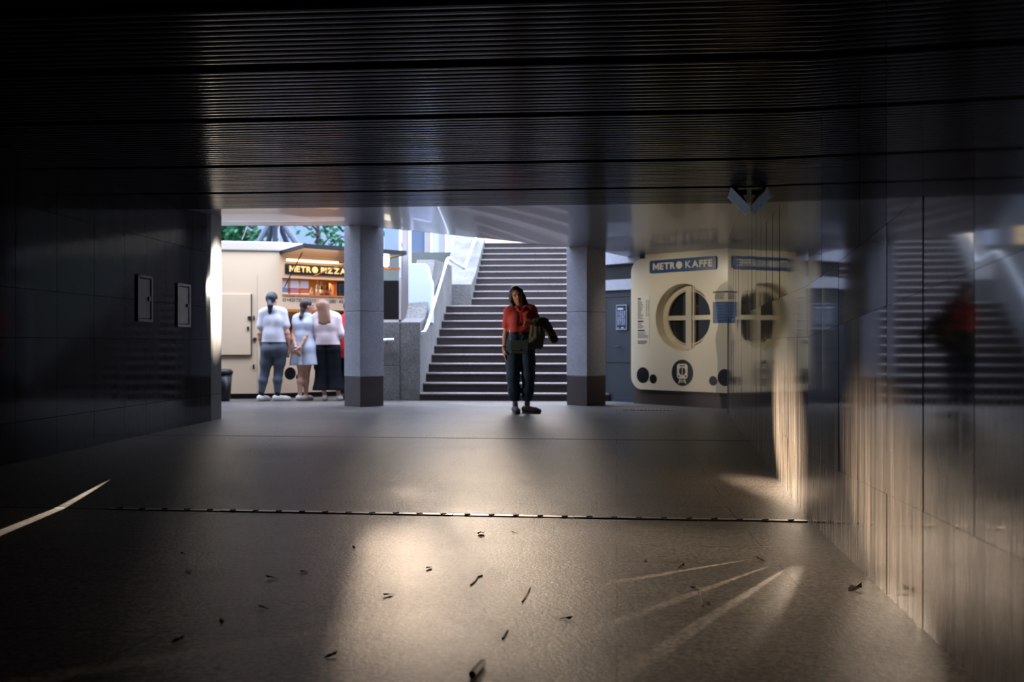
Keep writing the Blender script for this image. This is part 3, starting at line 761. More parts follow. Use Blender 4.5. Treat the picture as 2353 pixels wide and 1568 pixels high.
mb = MB(); mb.rect(FP, .3, 1.85, .985, 1.40, -1.1, -.75); mb.rect(FP, .3, 1.85, 1.40, 1.43, -1.15, -.7); mk('back_cabinet', mb, M['black'], pk)
# hinged awning panel with tube lamp and struts
hinge_z = 2.335
def FA(u, v, w): return FP(u, hinge_z+v+w*.06, w)
aw = mk('awning', MB().poly(lambda u, v, w: FA(u, w, v), [(.10,0),(TEND,0),(TEND,.78),(.10,.78)], 0, .045), M['cream'], pk)
mb = MB(); mb.rect(lambda u, v, w: FA(u, v, w), .08, TEND+.02, -.012, .055, .775, .80); mb.rect(lambda u, v, w: FA(u, v, w), .085, .10, -.012, .05, 0, .78); mb.rect(lambda u, v, w: FA(u, v, w), TEND, TEND+.02, -.012, .05, 0, .78)
mk('edge_seal', mb, M['rubber'], aw)
mb = MB(); mb.tube([FP(.16, 2.235, .10), FP(1.10, 2.235, .10)], .022, 10); lamp_ = mk('tube_lamp', mb, M['tubelamp'], pk, smooth=True)
mb = MB(); mb.tube([FP(1.10, 2.235, .10), FP(1.9, 2.235, .10)], .022, 10); mk('tube_lamp', mb, M['cream'], pk, smooth=True)
mb = MB(); mb.tube([FP(.16, 1.80, .02), FP(.22, 2.33, .50)], .009, 6); mk('strut', mb, M['rubber'], pk)
mb = MB(); mb.tube([at(722, 634, 15.95), at(790, 607, 16.0), at(860, 580, 16.1)], .012, 6); mk('strut', mb, M['wood'], pk)
# sign
sg = mk('sign', MB().rrect(FP, .175, 1.52, 2.015, 2.185, .02, .001, .018), M['black'], pk, bevel=.003)
mb = MB(); word_logo(mb, 'METRO PIZZA', FP, .245, 2.052, .0195, .098, 1.05); mk('lettering', mb, flat('cream letters', (236,206,160), .5, var=.02), sg)
ink = flat('dark print', (40,36,34), .6)
for s_, u_, w_ in (('+420', .205, .155), ('730', .375, .105), ('639', .50, .115), ('111', .64, .085)):
    mb = MB(); put_text(mb, s_, FP, u_, 1.565, .002, .056, w_, .02); mk('phone_number', mb, ink, pk)
mk('phone_icon', MB().ring(FP, .165, 1.592, .016, .028, 0, .002, 20), ink, pk)
for s_, u_, w_ in (('280', .985, .125), ('45', 1.17, .085), ('55', 1.34, .085)):
    mb = MB(); put_text(mb, s_, FP, u_, 1.565, .002, .056, w_, .02); mk('price', mb, ink, pk)
for u0_, u1_ in ((.17,.36),(.98,1.08),(1.16,1.24),(1.33,1.43)):
    mb = MB(); small_lines(mb, FP, u0_, u1_, 1.645, 1.665, 1, 0, .8, .05); mk('caption', mb, ink, pk)
for u, r, v in ((.27, .10, .40), (.43, .055, .34)): mk('round_spot', MB().disc(FP, u, v, r, 0, .003, 36), M['black'], pk)
em = mk('emblem', MB().disc(FP, .86, .52, .165, 0, .003, 40), M['black'], pk)
mb = MB(); mb.rrect(FP, .86-.075, .86+.075, .45, .63, .03, .003, .0038); tr_ = mk('tram_icon', mb, flat('tram icon tan', (190,150,104), .5), em)
mk('icon_detail', MB().disc(FP, .86, .545, .045, .0038, .0045, 20), M['black'], tr_)
# hatch on the left side wall with its seal and latches
FH = frame(C, -LDv, LN)      # u negative going left
def onwall(px, py):
    # pixel -> (u,z) on the left wall plane
    d = at(px, py, 1)-Vector((0,0,EYE)); o_ = Vector((0,0,EYE)); t = (C-o_).dot(LN)/d.dot(LN); p = o_+d*t; return (p-C).dot(-LDv), p.z
u1, z1 = onwall(577, 676); u2, z0 = onwall(577, 816)
hatch = mk('hatch', MB().rect(FH, -2.0, u1, z0, z1, .0, .03), M['cream'], pk, bevel=.006)
mb = MB(); mb.rect(FH, u1, u1+.014, z0-.012, z1, .0, .036); mb.rect(FH, -2.0, u1+.014, z0-.014, z0, .0, .036); mk('seal', mb, M['rubber'], hatch)
for px, py, w_, h_ in ((574,731,.028,.028),(570.5,755,.016,.03)):
    u, z = onwall(px, py); mk('latch', MB().rect(FH, u-w_, u+w_, z-h_, z+h_, .03, .06), M['rubber'], hatch, bevel=.006)
for px, py, w_, h_ in ((584,731,.012,.034),(585.5,780,.026,.028),(583,843,.014,.038)):
    u, z = onwall(px, py); mk('latch', MB().rect(FH, u-w_, u+w_, z-h_, z+h_, 0, .03), M['rubber'], pk, bevel=.006)
u, _ = onwall(591, 780); mk('seam', MB().rect(FH, u-.002, u+.002, .09, 1.98, -.002, .0012), M['postgrey'], pk)
# black bin at the left
p = at(512, 918, 15.3); p.z = 0
bn = empty('bin', p, 'black rubbish bin half hidden by the end of the left wall', 'bin')
mb = MB(); mb.lathe((p.x, p.y, 0), [(.10,0),(.115,.05),(.14,.42)], 20); mk('body', mb, M['black'], bn, smooth=True)
mb = MB(); mb.lathe((p.x, p.y, 0), [(.152,.42),(.155,.46),(.12,.49),(.0,.50)], 20); mk('lid', mb, M['rubber'], bn, smooth=True)
# goods on the display shelf
def jar(u, liquid, label):
    p = FP(u, 1.692, -.16)
    r = empty('drink_jar', p, label, 'jar', 'drink jars on the kiosk shelf')
    gm = flat('jar glass', (235,238,240), .08, 0, .5, var=.02)
    mb = MB(); mb.box(p+Vector((0,0,.165)), (.15,.13,.13), Matrix.Rotation(.7, 3, 'Z')); mk('upper_jar', mb, gm, r, bevel=.012)
    mb = MB(); mb.box(p+Vector((0,0,.062)), (.15,.13,.07), Matrix.Rotation(.7, 3, 'Z')); mk('drink', mb, liquid, r, bevel=.012)
    mb = MB(); mb.box(p+Vector((0,0,.012)), (.16,.14,.024), Matrix.Rotation(.7, 3, 'Z')); mk('base', mb, M['white'], r, bevel=.004)
    mb = MB(); mb.box(p+Vector((0,0,.238)), (.14,.12,.014), Matrix.Rotation(.7, 3, 'Z')); mk('lid', mb, M['white'], r, bevel=.004)
jar(.20, flat('blue drink', (120,150,190), .2), 'drink jar holding pale blue liquid, leftmost on the kiosk display shelf')
jar(.40, flat('pink drink', (206,130,140), .2), 'drink jar holding pink liquid, middle jar on the kiosk display shelf')
jar(.585, flat('orange drink', (220,120,72), .2), 'drink jar holding orange liquid, beside the bottles on the shelf')
def bottle(u, h, r, mat, capm, labm, label, w=-.16):
    p = FP(u, 1.692, w); o = empty('bottle', p, label, 'bottle', 'bottles on the kiosk shelf')
    mb = MB(); mb.lathe(p, [(r*.95,0),(r,.01),(r,h*.55),(r*.9,h*.62),(r*.38,h*.76),(r*.34,h*.92)], 16); b = mk('glass', mb, mat, o, smooth=True)
    mb = MB(); mb.lathe(p+Vector((0,0,h*.9)), [(r*.4,0),(r*.42,h*.1)], 12); mk('cap', mb, capm, o)
    mb = MB(); mb.lathe(p+Vector((0,0,h*.14)), [(r*1.01,0),(r*1.02,h*.3)], 16); mk('paper_label', mb, labm, o, smooth=True)
gb = flat('dark bottle glass', (40,52,46), .1); gp = flat('pale bottle glass', (190,180,150), .1); pw = flat('bottle paper', (220,204,176), .6); pr = flat('red cap', (190,50,36), .4)
bottle(.745, .13, .03, gp, M['white'], pw, 'short pale bottle left of the tall bottles on the kiosk shelf')
bottle(.86, .245, .034, gp, M['white'], pw, 'tall pale bottle with a white cap on the kiosk shelf')
bottle(.965, .235, .033, gb, M['white'], pw, 'dark bottle with a white cap on the kiosk shelf', -.22)
bottle(1.03, .22, .034, gb, pr, flat('red paper', (200,80,60), .6), 'dark bottle with a red cap and red paper on the kiosk shelf')
bottle(1.10, .16, .03, flat('green bottle', (150,170,110), .15), M['white'], pw, 'short greenish bottle beside the orange upright on the shelf')
mk('upright', MB().rect(FP, 1.155, 1.19, 1.69, 1.93, -.3, -.1), M['wood'], pk)
p = FP(1.42, 1.692, -.25); mc = empty('coffee_machine', p, 'dark machine on the kiosk shelf beside the orange upright', 'machine')
mk('case', MB().rect(FP, 1.23, 1.70, 1.692, 1.925, -.42, -.12), flat('machine case', (52,58,60), .4), mc, bevel=.01)
mb = MB(); mb.tube([FP(1.40, 1.71, -.10), FP(1.40, 1.86, -.10)], .008, 8); mk('handle', mb, M['metal'], mc)
mk('window', MB().rect(FP, 1.27, 1.36, 1.73, 1.88, -.12, -.115), M['black'], mc)
p = FP(.70, 1.692, -.3); mb = MB(); mb.rect(FP, .66, .76, 1.692, 1.73, -.42, -.30)
tag(mk('tray', mb, M['black'], loc=p), 'small black tray between the jars and the bottles on the shelf', 'tray')
# board with pale frame at the far end of the kiosk
Y = 17.3
F = frame((0, Y, 0), (1,0,0), (0,-1,0)); a = at(880, 735, Y); b = at(917, 645, Y)
bd = empty('notice_board', (a.x, Y, a.z), 'black board in a pale frame showing just right of the left pillar', 'board')
mk('panel', MB().rect(F, a.x-.02, b.x, a.z, b.z, -.04, 0), M['black'], bd)
mb = MB(); mb.rect(F, a.x-.02, b.x+.04, a.z-.045, a.z, -.05, .01); mb.rect(F, b.x, b.x+.035, a.z-.045, b.z+.75, -.05, .01); mk('frame', mb, M['white'], bd)
mk('post', MB().rect(F, b.x-.1, b.x-.06, 0, a.z, -.04, -.01), M['rubber'], bd)
# sunlit white shape over the board; its brightness is added emission
p = at(887, 597, 16.9); 
wl = empty('wall_lamp', p, 'bright white lamp glowing between the left pillar and the window posts', 'lamp')
mb = MB(); mb.lathe(p, [(.02,-.12),(.05,-.10),(.055,.06),(.03,.12)], 14); mk('bulb', mb, flat('lamp glow', (255,250,240), .5, emis=(255,246,230), es=6), wl, smooth=True)
mk('bracket', MB().box(p+Vector((.06, .05, -.15)), (.34, .04, .04)), M['wood'], wl)
mb = MB(); mb.tube([p+Vector((.06,.05,-.15)), p+Vector((-.16,.05,-.15)), p+Vector((-.16, .05, -p.z))], .02, 8); mk('stem', mb, M['postgrey'], wl)

# ================================================================== BEHIND THE STAIRS
def post(name, px0, px1, py0, py1, Y, depth, mat, label, cat, edges=()):
    a = at(px0, py1, Y); b = at(px1, py0, Y); F = frame((0, Y, 0), (1,0,0), (0,-1,0))
    r = empty(name, (a.x, Y, a.z), label, cat)
    mk('core', MB().rect(F, a.x, b.x, a.z, b.z, -depth, 0), mat, r, bevel=.004)
    for e0, e1, y0, y1 in edges:
        c = at(e0, y1, Y); d = at(e1, y0, Y); mk('edge_strip', MB().rect(F, c.x, d.x, c.z, d.z, -depth*.8, .02), M['white'], r)
    return r
post('window_post', 924, 938, 500, 742, 17.0, .12, M['postgrey'], 'grey upright post with white edges behind the tip of the kiosk awning', 'post', ((917.5, 922, 500, 640), (939, 944, 500, 640)))
YB = 28.0
FB = frame((0, YB, 0), (1,0,0), (0,-1,0))
pv = empty('pavilion', at(970, 610, YB), 'pale building with grey blue windows and posts beyond the stairs', 'building')
def pvr(name, x0, x1, y0, y1, w0, w1, mat):
    a = at(x0, y1, YB); b = at(x1, y0, YB); return mk(name, MB().rect(FB, a.x, b.x, a.z, b.z, w0, w1), mat, pv)
pvr('window', 884, 918, 487, 620, -.1, 0, M['bluewall']); pvr('window', 944, 976, 487, 586, -.1, 0, M['greyglass'])
pvr('sill', 944, 977, 583, 590, -.1, .06, M['white']); pvr('wall', 884, 1000, 590, 640, -.4, -.02, M['bluewall'])
pvr('post', 976, 988, 487, 640, -.2, .08, M['postgrey']); pvr('wall', 994, 1010, 487, 640, -.2, 0, M['pale']); pvr('post', 1010, 1022, 487, 640, -.2, .08, M['postgrey'])
pvr('edge_strip', 989, 995, 487, 600, -.1, .09, M['white']); pvr('edge_strip', 1023, 1028, 487, 600, -.1, .09, M['white']); pvr('wall', 1028, 1068, 487, 640, -.3, 0, M['pale']); pvr('door_frame', 1067, 1073, 487, 600, -.3, .05, M['postgrey'])
# upper ground
mb = MB(); mb.box((-7.6, 40, 1.0), (9.6, 44, 2.0)); mb.box((6, 44.5, 1.45), (24, 44, 3.0))
tag(mk('upper_ground', mb, M['grass'], loc=(0, 30, 0)), kind='structure')
# grey-blue house wall behind the pizza kiosk
bw = empty('house', (-9, 31, 0), 'tall grey blue rendered house wall behind the tree and the pizza kiosk', 'building')
mk('wall', MB().box((-9.65, 32, 5), (11.0, 2, 10)), M['bluewall'], bw)
mk('window', MB().box((-8.2, 30.95, 6.6), (1.2, .12, 1.6)), M['greyglass'], bw); mk('window', MB().box((-5.8, 30.95, 6.6), (1.2, .12, 1.6)), M['greyglass'], bw)
# tree
def tree(base, h, spread, n, label, trunk_r=.14):
    r = empty('tree', base, label, 'tree', 'trees behind the pizza kiosk')
    mb = MB(); mb.tube([base, base+Vector((.05,0,h*.4)), base+Vector((-.05,.1,h*.75))], [trunk_r, trunk_r*.8, trunk_r*.4], 10)
    for i in range(7):
        a = i*.9; mb.tube([base+Vector((0,0,h*(.35+.05*i))), base+Vector((math.cos(a)*spread*.6, math.sin(a)*spread*.4, h*(.5+.05*i)))], [trunk_r*.4, .02], 6)
    mk('trunk', mb, M['bark'], r, smooth=True)
    mb = MB(); cl = [(base+Vector((random.gauss(0, spread*.45), random.gauss(0, spread*.3), h*random.uniform(.28, .95)))) for _ in range(34)]
    for i in range(n):
        c = random.choice(cl)+Vector((random.gauss(0,.33), random.gauss(0,.33), random.gauss(0,.28))); s = random.uniform(.07, .14)
        a = Vector((random.gauss(0,1), random.gauss(0,1), random.gauss(0,.7))).normalized(); b = a.cross(Vector((random.gauss(0,1), random.gauss(0,1), random.gauss(0,1)))).normalized()
        mb.add([c-a*s, c+b*s*.5+a*.1*s, c+a*s, c-b*s*.5], [(0,1,2,3)])
    mk('foliage', mb, M['leaf'], r)
tree(Vector((-7.3, 24.5, 2.0)), 4.2, 1.7, 5200, 'dense dark green tree rising above the left end of the kiosk roof')
tree(Vector((-5.15, 26.4, 2.0)), 3.4, 1.0, 420, 'sparse thin tree in front of the grey blue house wall', .07)
# dark four-legged frame rising behind the kiosk roof
apex = at(632, 488, 20)
mt = empty('metal_frame', Vector((apex.x, 20, 2.0)), 'dark steel mast on splayed legs rising behind the kiosk roof', 'mast')
for (px, dy) in ((592, -.35), (616, .35), (660, .35), (682, -.35)):
    mb = MB(); f_ = at(px, 560, 20+dy); g_ = f_+(f_-apex)*1.0; mb.tube([apex, f_, g_], .055, 8); mk('leg', mb, M['steelblue'], mt)
mb = MB(); mb.tube([apex+Vector((0,0,1.5)), apex+Vector((0,0,-2.4))], .05, 8); mk('pole', mb, M['steelblue'], mt)
p = at(641.5, 553, 17.5); mb = MB(); mb.tube([p-Vector((0,0,.25)), p+Vector((0,0,.9))], .009, 8)
tag(mk('pole', mb, M['postgrey'], loc=p-Vector((0,0,.25)), smooth=True), 'thin white pole standing on the kiosk roof in front of the steel mast', 'pole')
a = at(556, 551, 17); b = at(569, 518, 17); mb = MB(); mb.tube([a, b, b+(b-a)*2], .005, 6)
tag(mk('wire', mb, M['postgrey'], loc=a), 'thin slanting white wire above the left end of the kiosk roof', 'wire')

# ================================================================== FITTINGS IN THE PASSAGE
# floodlight in the corner of right wall and ceiling
Y = 9.0; c4 = [at(1681, 431, Y), at(1725, 477, Y), at(1716, 495, Y-.03), at(1674, 453, Y-.03)]
ff = empty('floodlight', sum(c4, Vector())/4, 'dark floodlight box tilted in the corner of ceiling and right wall', 'light')
nrm = (c4[1]-c4[0]).cross(c4[3]-c4[0]).normalized()
if nrm.y > 0: nrm = -nrm
cc = sum(c4, Vector())/4
bk = [p-nrm*.02 for p in c4]; bb = [cc+(p-cc)*.55-nrm*.02+Vector((.01,.12,.12)) for p in c4]
mk('housing', MB().hexa([bk[0], bk[1], bk[2], bk[3], bb[0], bb[1], bb[2], bb[3]]), M['black'], ff)
fr2 = [cc+(p-cc)*1.06 for p in c4]
mk('glass', MB().hexa([p-nrm*.02 for p in c4]+[p for p in c4]), flat('lamp glass', (176,184,196), .35, 0, .5, emis=(190,205,230), es=.07, var=.45, vs=30), ff)  # faint emission added to brighten the unlit glass
mk('arm', MB().box(cc+Vector((.045,.12,.10)), (.09,.05,.05)), M['black'], ff)
# two metal cabinet doors on the left wall
def cabinet(px0, px1, py0, py1, label, mat):
    q = []
    def hit(px, py):
        k = (px-CX)/FPX; Y_ = -4.08/(k-.0545); p = at(px, py, Y_); return (p-FL(0,0,0)).dot(ld), p.z
    ua, za = hit(px0, py1); ub, zb = hit(px1, py0)
    r = empty('wall_cabinet', FL(ua, za, .01), label, 'cabinet', 'metal cabinet doors in the left wall')
    mb = MB(); t = .025
    for (x0, x1, y0, y1) in ((ua, ub, za, za+t), (ua, ub, zb-t, zb), (ua, ua+t*1.6, za, zb), (ub-t*1.6, ub, za, zb)): mb.rect(FL, x0, x1, y0, y1, .0, .022)
    mk('frame', mb, mat, r, bevel=.002)
    mk('door', MB().rect(FL, ua+.05, ub-.05, za+.035, zb-.035, .0, .014), mat, r, bevel=.002)
    m = (za+zb)/2; mk('lock', MB().rect(FL, ub-.10, ub-.06, m-.02, m+.02, .014, .026), M['black'], r)
cab = flat('worn cabinet paint', (150,148,140), .45, .2, var=.45, vs=9)
cabinet(404, 434, 655, 751, 'worn grey metal cabinet door in the left wall nearest the exit', cab)
cabinet(312, 347, 636, 739, 'darker grey metal cabinet door in the left wall, farther from the exit', flat('dark cabinet paint', (92,90,84), .45, .2, var=.35, vs=9))

# dry leaves and twigs scattered on the floor
LV = [(1105,1229,.05,'curled reddish dry leaf just past the metal floor strip'),(1182,1226,.018,'tiny dry leaf scrap beside the metal floor strip'),(625,1331,.03,'dark curled leaf in the grey floor left of the light streaks'),
(434,1315,.026,'dark leaf at the left edge of the pale floor streak'),(699,1316,.022,'small flat leaf midway between the two floor streaks'),(986,1308,.028,'dark leaf left of the bright central floor streak'),
(892,1370,.026,'dark leaf inside the narrow bright patch by the shadow edge'),(605,1399,.022,'dark leaf in the shaded floor right of the left streak'),(509,1431,.022,'small leaf in the lower end of the left floor streak'),
(813,1260,.018,'tiny leaf near the shadow edge below the metal strip'),(420,1273,.012,'speck of leaf left of the pale floor streak'),(1300,1425,.028,'pale leaf on the floor at the dark diagonal shadows'),
(1483,1290,.02,'small leaf on the lit floor near the first diagonal shadow'),(1565,1304,.03,'dry leaf on the sunlit floor between two diagonal shadows'),(1626,1389,.024,'dark leaf in a diagonal shadow stripe'),
(1748,1289,.03,'leaf with a stalk on the warm lit floor near the right wall'),(1965,1357,.05,'dark dirt clump of leaf at the foot of the right wall'),(1600,1355,.026,'wrinkled leaf low on the sunlit floor right of centre'),(409,1474,.026,'dark leaf in the black lower left of the floor'),(760,1510,.024,'dark leaf low in the shaded floor left of the shadow edge')]
for px, py, s, lab in LV:
    s *= .8; p = fl(px, py); a = random.uniform(0, 6.28); mb = MB(); R = Matrix.Rotation(a, 3, 'Z')
    pts = [(-1,0,.002),(-.5,.34,.006),(.1,.42,.010),(.6,.25,.008),(1,0,.016),(.6,-.25,.004),(.1,-.40,.008),(-.5,-.3,.003)]
    vs = [p+R@(Vector((x*s, y*s, 0)))+Vector((0,0,z*(s/.03)+.001)) for x, y, z in pts]; vs.append(p+Vector((0,0,.004+.006*s/.03)))
    top = [(i, (i+1) % 8, 8) for i in range(8)]
    nb = [v-Vector((0,0,.0009)) for v in vs]; mb.add(vs+nb, top+[tuple(i+9 for i in f[::-1]) for f in top]+[(i, (i+1) % 8, 9+(i+1) % 8, 9+i) for i in range(8)])
    lf = mk('dry_leaf', mb, M['dryleaf'], loc=p); tag(lf, lab, 'leaf', 'dry leaves on the passage floor')
for pts, r, lab in (([(1082,1347),(1092,1338),(1098,1328),(1108,1325)], .003, 'thin forked brown twig in the bright central floor streak'), ([(1085,1560),(1095,1548),(1108,1532)], .009, 'thick dark twig at the bottom edge below the central streak'),
                    ([(1200,1385),(1209,1372),(1218,1353)], .003, 'thin dark twig right of the bright central floor streak'), ([(1155,1470),(1166,1452)], .003, 'short pale straw beside the bright central floor streak'),
                    ([(1607,1360),(1612,1375),(1615,1395)], .002, 'thin pale straw lying across the sunlit diagonal stripe')):
    P = [fl(*q)+Vector((0,0,r)) for q in pts]; mb = MB(); mb.tube(P, r, 6); tag(mk('twig', mb, M['dryleaf'], loc=P[0]), lab, 'twig', 'twigs on the passage floor')

# ================================================================== PEOPLE
def joints(Y0, lat, front, **kw):
    J = {k: (at(v[0], v[1], Y0+(v[2] if len(v) > 2 else 0)) if isinstance(v, tuple) else v) for k, v in kw.items()}
    J['lat'] = V3(lat).normalized(); J['front'] = V3(front).normalized(); J.setdefault('z', 0.0)
    for q in 'LR':
        if 'an'+q in J: J['an'+q].z = max(J['an'+q].z, .08)
        if 'to'+q in J: J['to'+q].z = .03
    return J
def foot(S, J, q, s=1.0):
    an, to = J['an'+q], J['to'+q]; S.cone(an, V3((an.x, an.y, .05)), .034*s, .034*s, .015); S.cone(V3((an.x, an.y, .045)), V3((to.x, to.y, .03)).lerp(V3((an.x, an.y, .03)), .25), .034*s, .024*s, .02)
def body(J, hands=True, s=1.0, hp=None, hcurl=(.35, .35)):
    S = Sdf()
    torso(S, J, -.004, s=s)
    for q in 'LR':
        arm(S, J, q, -.002, s=s); leg(S, J, q, -.004, s=s); foot(S, J, q, s)
        if hands and 'hd'+q in J:
            hand(S, J['wr'+q], J['hd'+q], J['pn'+q], J['th'+q], hcurl[0 if q == 'L' else 1], s=s)
    S.cone(J['nk']-V3((0,0,.03)), J['hd']-J['up']*.06*s-J['face']*.012*s, .052*s, .046*s, .03)
    head(S, J['hd'], J['face'], J['up'], s)
    return S

# ---------- woman in the red shirt
Y0 = 12.66
J = joints(Y0, (1, .06, 0), (.05, -1, 0), hd=(1187.5, 680), nk=(1197, 709, .02), ch=(1198, 733, .01), wa=(1195, 765, 0), pe=(1194, 797, 0),
  shL=(1169, 717, .0), elL=(1161.5, 770, .03), wrL=(1158.5, 803, -.03), shR=(1222, 713, .02), elR=(1237, 752, .05), wrR=(1224, 744, -.20),
  hpL=(1179.5, 806, 0), knL=(1179, 866, -.03), anL=(1184, 930, .03), toL=(1189, 950, -.20), hpR=(1211, 806, 0), knR=(1214.5, 866, -.02), anR=(1211.5, 928, .03), toR=(1242, 947, -.06))
J['up'] = V3((-.27, .02, 1)).normalized(); J['face'] = V3((.13, -1, -.10)).normalized()
J['hdL'], J['pnL'], J['thL'] = V3((.10, -.12, -1)), V3((1, 0, 0)), V3((0, -1, 0))
J['hdR'], J['pnR'], J['thR'] = V3((-.85, -.5, .05)), V3((0, .35, -1)), V3((.1, -.5, .85))
J['z'] = 0
base = V3((J['pe'].x, Y0, 0))
w = mk('person', body(J, hcurl=(.30, .75)).mesh(.0068), M['skin2'], loc=base, smooth=True)
tag(w, 'person in red polo shirt and jeans facing the camera, coat over one arm', 'person')
# shirt
S = Sdf(); torso(S, J, .014, .05)
for q in 'LR':
    sh, el = J['sh'+q], J['el'+q]; S.cone(sh, sh.lerp(el, .55), .060, .064, .03)
hemL = J['shL'].lerp(J['elL'], .60)
S.cut(J['wa']+V3((0,0,.004)), (0,0,-1))
S.ell(J['nk']+V3((0,-.03,.045)), (.062,.075,.05), None, .012, '-')
build('shirt', S, fabric('red polo cloth', (205, 86, 80), .35, 14), w, .0085)
S = Sdf(); nk = J['nk']
for q in (-1, 1):
    S.chain([nk+V3((q*.012,-.085,-.045)), nk+V3((q*.055,-.055,.012)), nk+V3((q*.05,.03,.04))], [.012, .020, .018], .01)
    S.cone(nk+V3((q*.028,-.09,-.02)), nk+V3((q*.066,-.075,-.035)), .014, .008, .015)
build('collar', S, fabric('red collar cloth', (212, 92, 86), .2, 20), w, .007)
mb = MB(); mb.box(J['ch']+V3((-.005,-.155,.03)), (.026,.012,.16), Matrix.Rotation(-.28, 3, 'X')); mk('placket', mb, fabric('red placket cloth', (196,78,72), .1), w, bevel=.003)
# jeans
S = Sdf()
for q in (-1, 1): S.cone(J['wa']+J['lat']*q*.052, J['pe']+J['lat']*q*.075, .089, .108, .05)
for q in 'LR':
    hp, kn, an = J['hp'+q], J['kn'+q], J['an'+q]
    S.cone(hp, hp.lerp(kn, .45), .104, .096, .025); S.cone(hp.lerp(kn, .45), kn, .096, .082, .03); S.cone(kn, kn.lerp(an, .5)+V3((0,.01,0)), .082, .078, .03); S.cone(kn.lerp(an, .5)+V3((0,.01,0)), kn.lerp(an, .93), .078, .058, .03)
    for t in (.2, .5, .8): 
        c = kn.lerp(an, t); S.cone(c+V3((-.055,-.035,.02)), c+V3((.04,-.058,-.02)), .014, .010, .03)
S.cut(J['wa']+V3((0,0,.008)), (0,0,1)); S.cut(J['anL']+V3((0,0,.045)), (0,0,-1))
build('jeans', S, fabric('dark blue denim', (54, 74, 92), .3, 24), w, .0085)
mb = MB(); n = 28; pts = []
for i in range(n+1):
    a = 2*math.pi*i/n; pts.append(J['wa']+V3((math.cos(a)*.143, math.sin(a)*.094, -.012)))
mb.tube(pts, .016, 6, False); mk('belt', mb, M['black'], w, smooth=True)
mk('buckle', MB().box(J['wa']+V3((.01,-.112,-.012)), (.04,.012,.034)), M['metal'], w, bevel=.003)
# hair, long and straight
S = Sdf(); hd, up, fc = J['hd'], J['up'], J['face']; lt = fc.cross(up).normalized()
S.ell(hd+up*.032-fc*.022, (.086, .098, .100), (lt, fc, up), .02)
for q in (-1, 1):
    S.chain([hd+lt*q*.066+up*.05+fc*.02, hd+lt*q*.080-up*.03+fc*.018, hd+lt*q*.082-up*.13+V3((0,.0,0)), hd+lt*q*.080+V3((q*.012,.0,-.215))], [.024, .022, .030, .020], .03)
    S.chain([hd+lt*q*.05-fc*.06+up*.02, hd+lt*q*.06-fc*.055-up*.13, hd+lt*q*.06-fc*.05+V3((0,0,-.25))], [.05, .045, .03], .03)
S.ell(hd+fc*.088-up*.022, (.061, .075, .105), (lt, fc, up), .012, '-')
build('hair', S, hairm('dark brown hair', (44, 26, 20)), w, .0075)
for q in (-1, 1):
    S = Sdf(); S.ell(hd+fc*.0815+lt*q*.031+up*.011, (.0125, .008, .007), (lt, fc, up), .002); build('eye', S, M['eye'], w, .004)
S = Sdf(); S.ell(hd+fc*.094-up*.053, (.021, .009, .005), (lt, fc, up), .002); S.ell(hd+fc*.095-up*.060, (.018, .009, .006), (lt, fc, up), .002); build('lips', S, M['lips'], w, .004)
for q in 'LR':
    build('shoe', shoe(J, q, 1.05, .055), fabric('grey canvas', (122,124,122), .1, 40), w, .0065)
    build('sole', sole(J, q, 1.05), flat('pale sole', (196,196,190), .6), w.children[-1], .0065)
mb = MB(); a = J['wrL']+V3((0,0,.035)); mb.tube([a+V3((math.cos(t*.5236)*.033, math.sin(t*.5236)*.031, 0)) for t in range(13)], .006, 6, False); mk('bracelet', mb, M['black'], w, smooth=True)
# shoulder bag
bc = at(1193, 798, Y0-.185); bag = empty('shoulder_bag', bc-V3((0,0,.085)), 'small flat grey shoulder bag hanging in front of the hips of the person in red', 'bag')
bm_ = fabric('grey leather', (92,100,106), .1, 50, .5)
mk('pouch', MB().box(bc, (.222,.05,.165), Matrix.Rotation(.03, 3, 'Y')), bm_, bag, bevel=.012)
mk('flap', MB().box(bc+V3((0,-.030,.02)), (.226,.012,.128), Matrix.Rotation(.03, 3, 'Y')), bm_, bag, bevel=.005)
mk('clasp', MB().box(bc+V3((.005,-.038,-.032)), (.03,.008,.016)), M['metal'], bag, bevel=.003)
mb = MB(); mb.tube([bc+V3((-.105,-.0,.07)), at(1172.5, 778, Y0-.13), at(1171, 760, Y0-.14), at(1182, 735, Y0-.17), at(1205, 706, Y0-.06), at(1214, 701, Y0+.05)], .0045, 6); mk('strap', mb, M['metal'], bag, smooth=True)
mb = MB(); mb.tube([bc+V3((.105,-.0,.07)), at(1216, 775, Y0-.12), at(1222, 760, Y0-.06)], .0045, 6); mk('strap', mb, M['metal'], bag, smooth=True)
# coat over the forearm
S = Sdf(); P = lambda x, y, d=0.: at(x, y, Y0+d)
S.chain([P(1227,741,-.10), P(1238,741,-.07), P(1250,741,-.04), P(1258,752,-.03)], [.050,.058,.056,.052], .04)
S.chain([P(1258,752,-.03), P(1266,766,-.02), P(1271.5,777,-.02)], [.050,.050,.052], .03)
for x0, y0, x1, y1, x2, y2, r in ((1224,746,1221,772,1219.5,796,.026),(1233,748,1232,775,1231,798,.032),(1241,750,1240,772,1243,794,.034),(1229,750,1226,780,1225,800,.024)):
    S.chain([P(x0,y0,-.12), P(x1,y1,-.13+random.uniform(-.02,.02)), P(x2,y2,-.11)], [r*1.1, r, r*.9], .014)
S.chain([P(1244,748,.03), P(1243,772,.05), P(1240,796,.05)], [.05,.05,.045], .03)
co = mk('coat', S.mesh(.0085), fabric('olive grey coat cloth', (108,104,88), .5, 12), loc=P(1236,800), smooth=True)
tag(co, 'grey olive coat draped over the forearm of the person in red', 'coat')
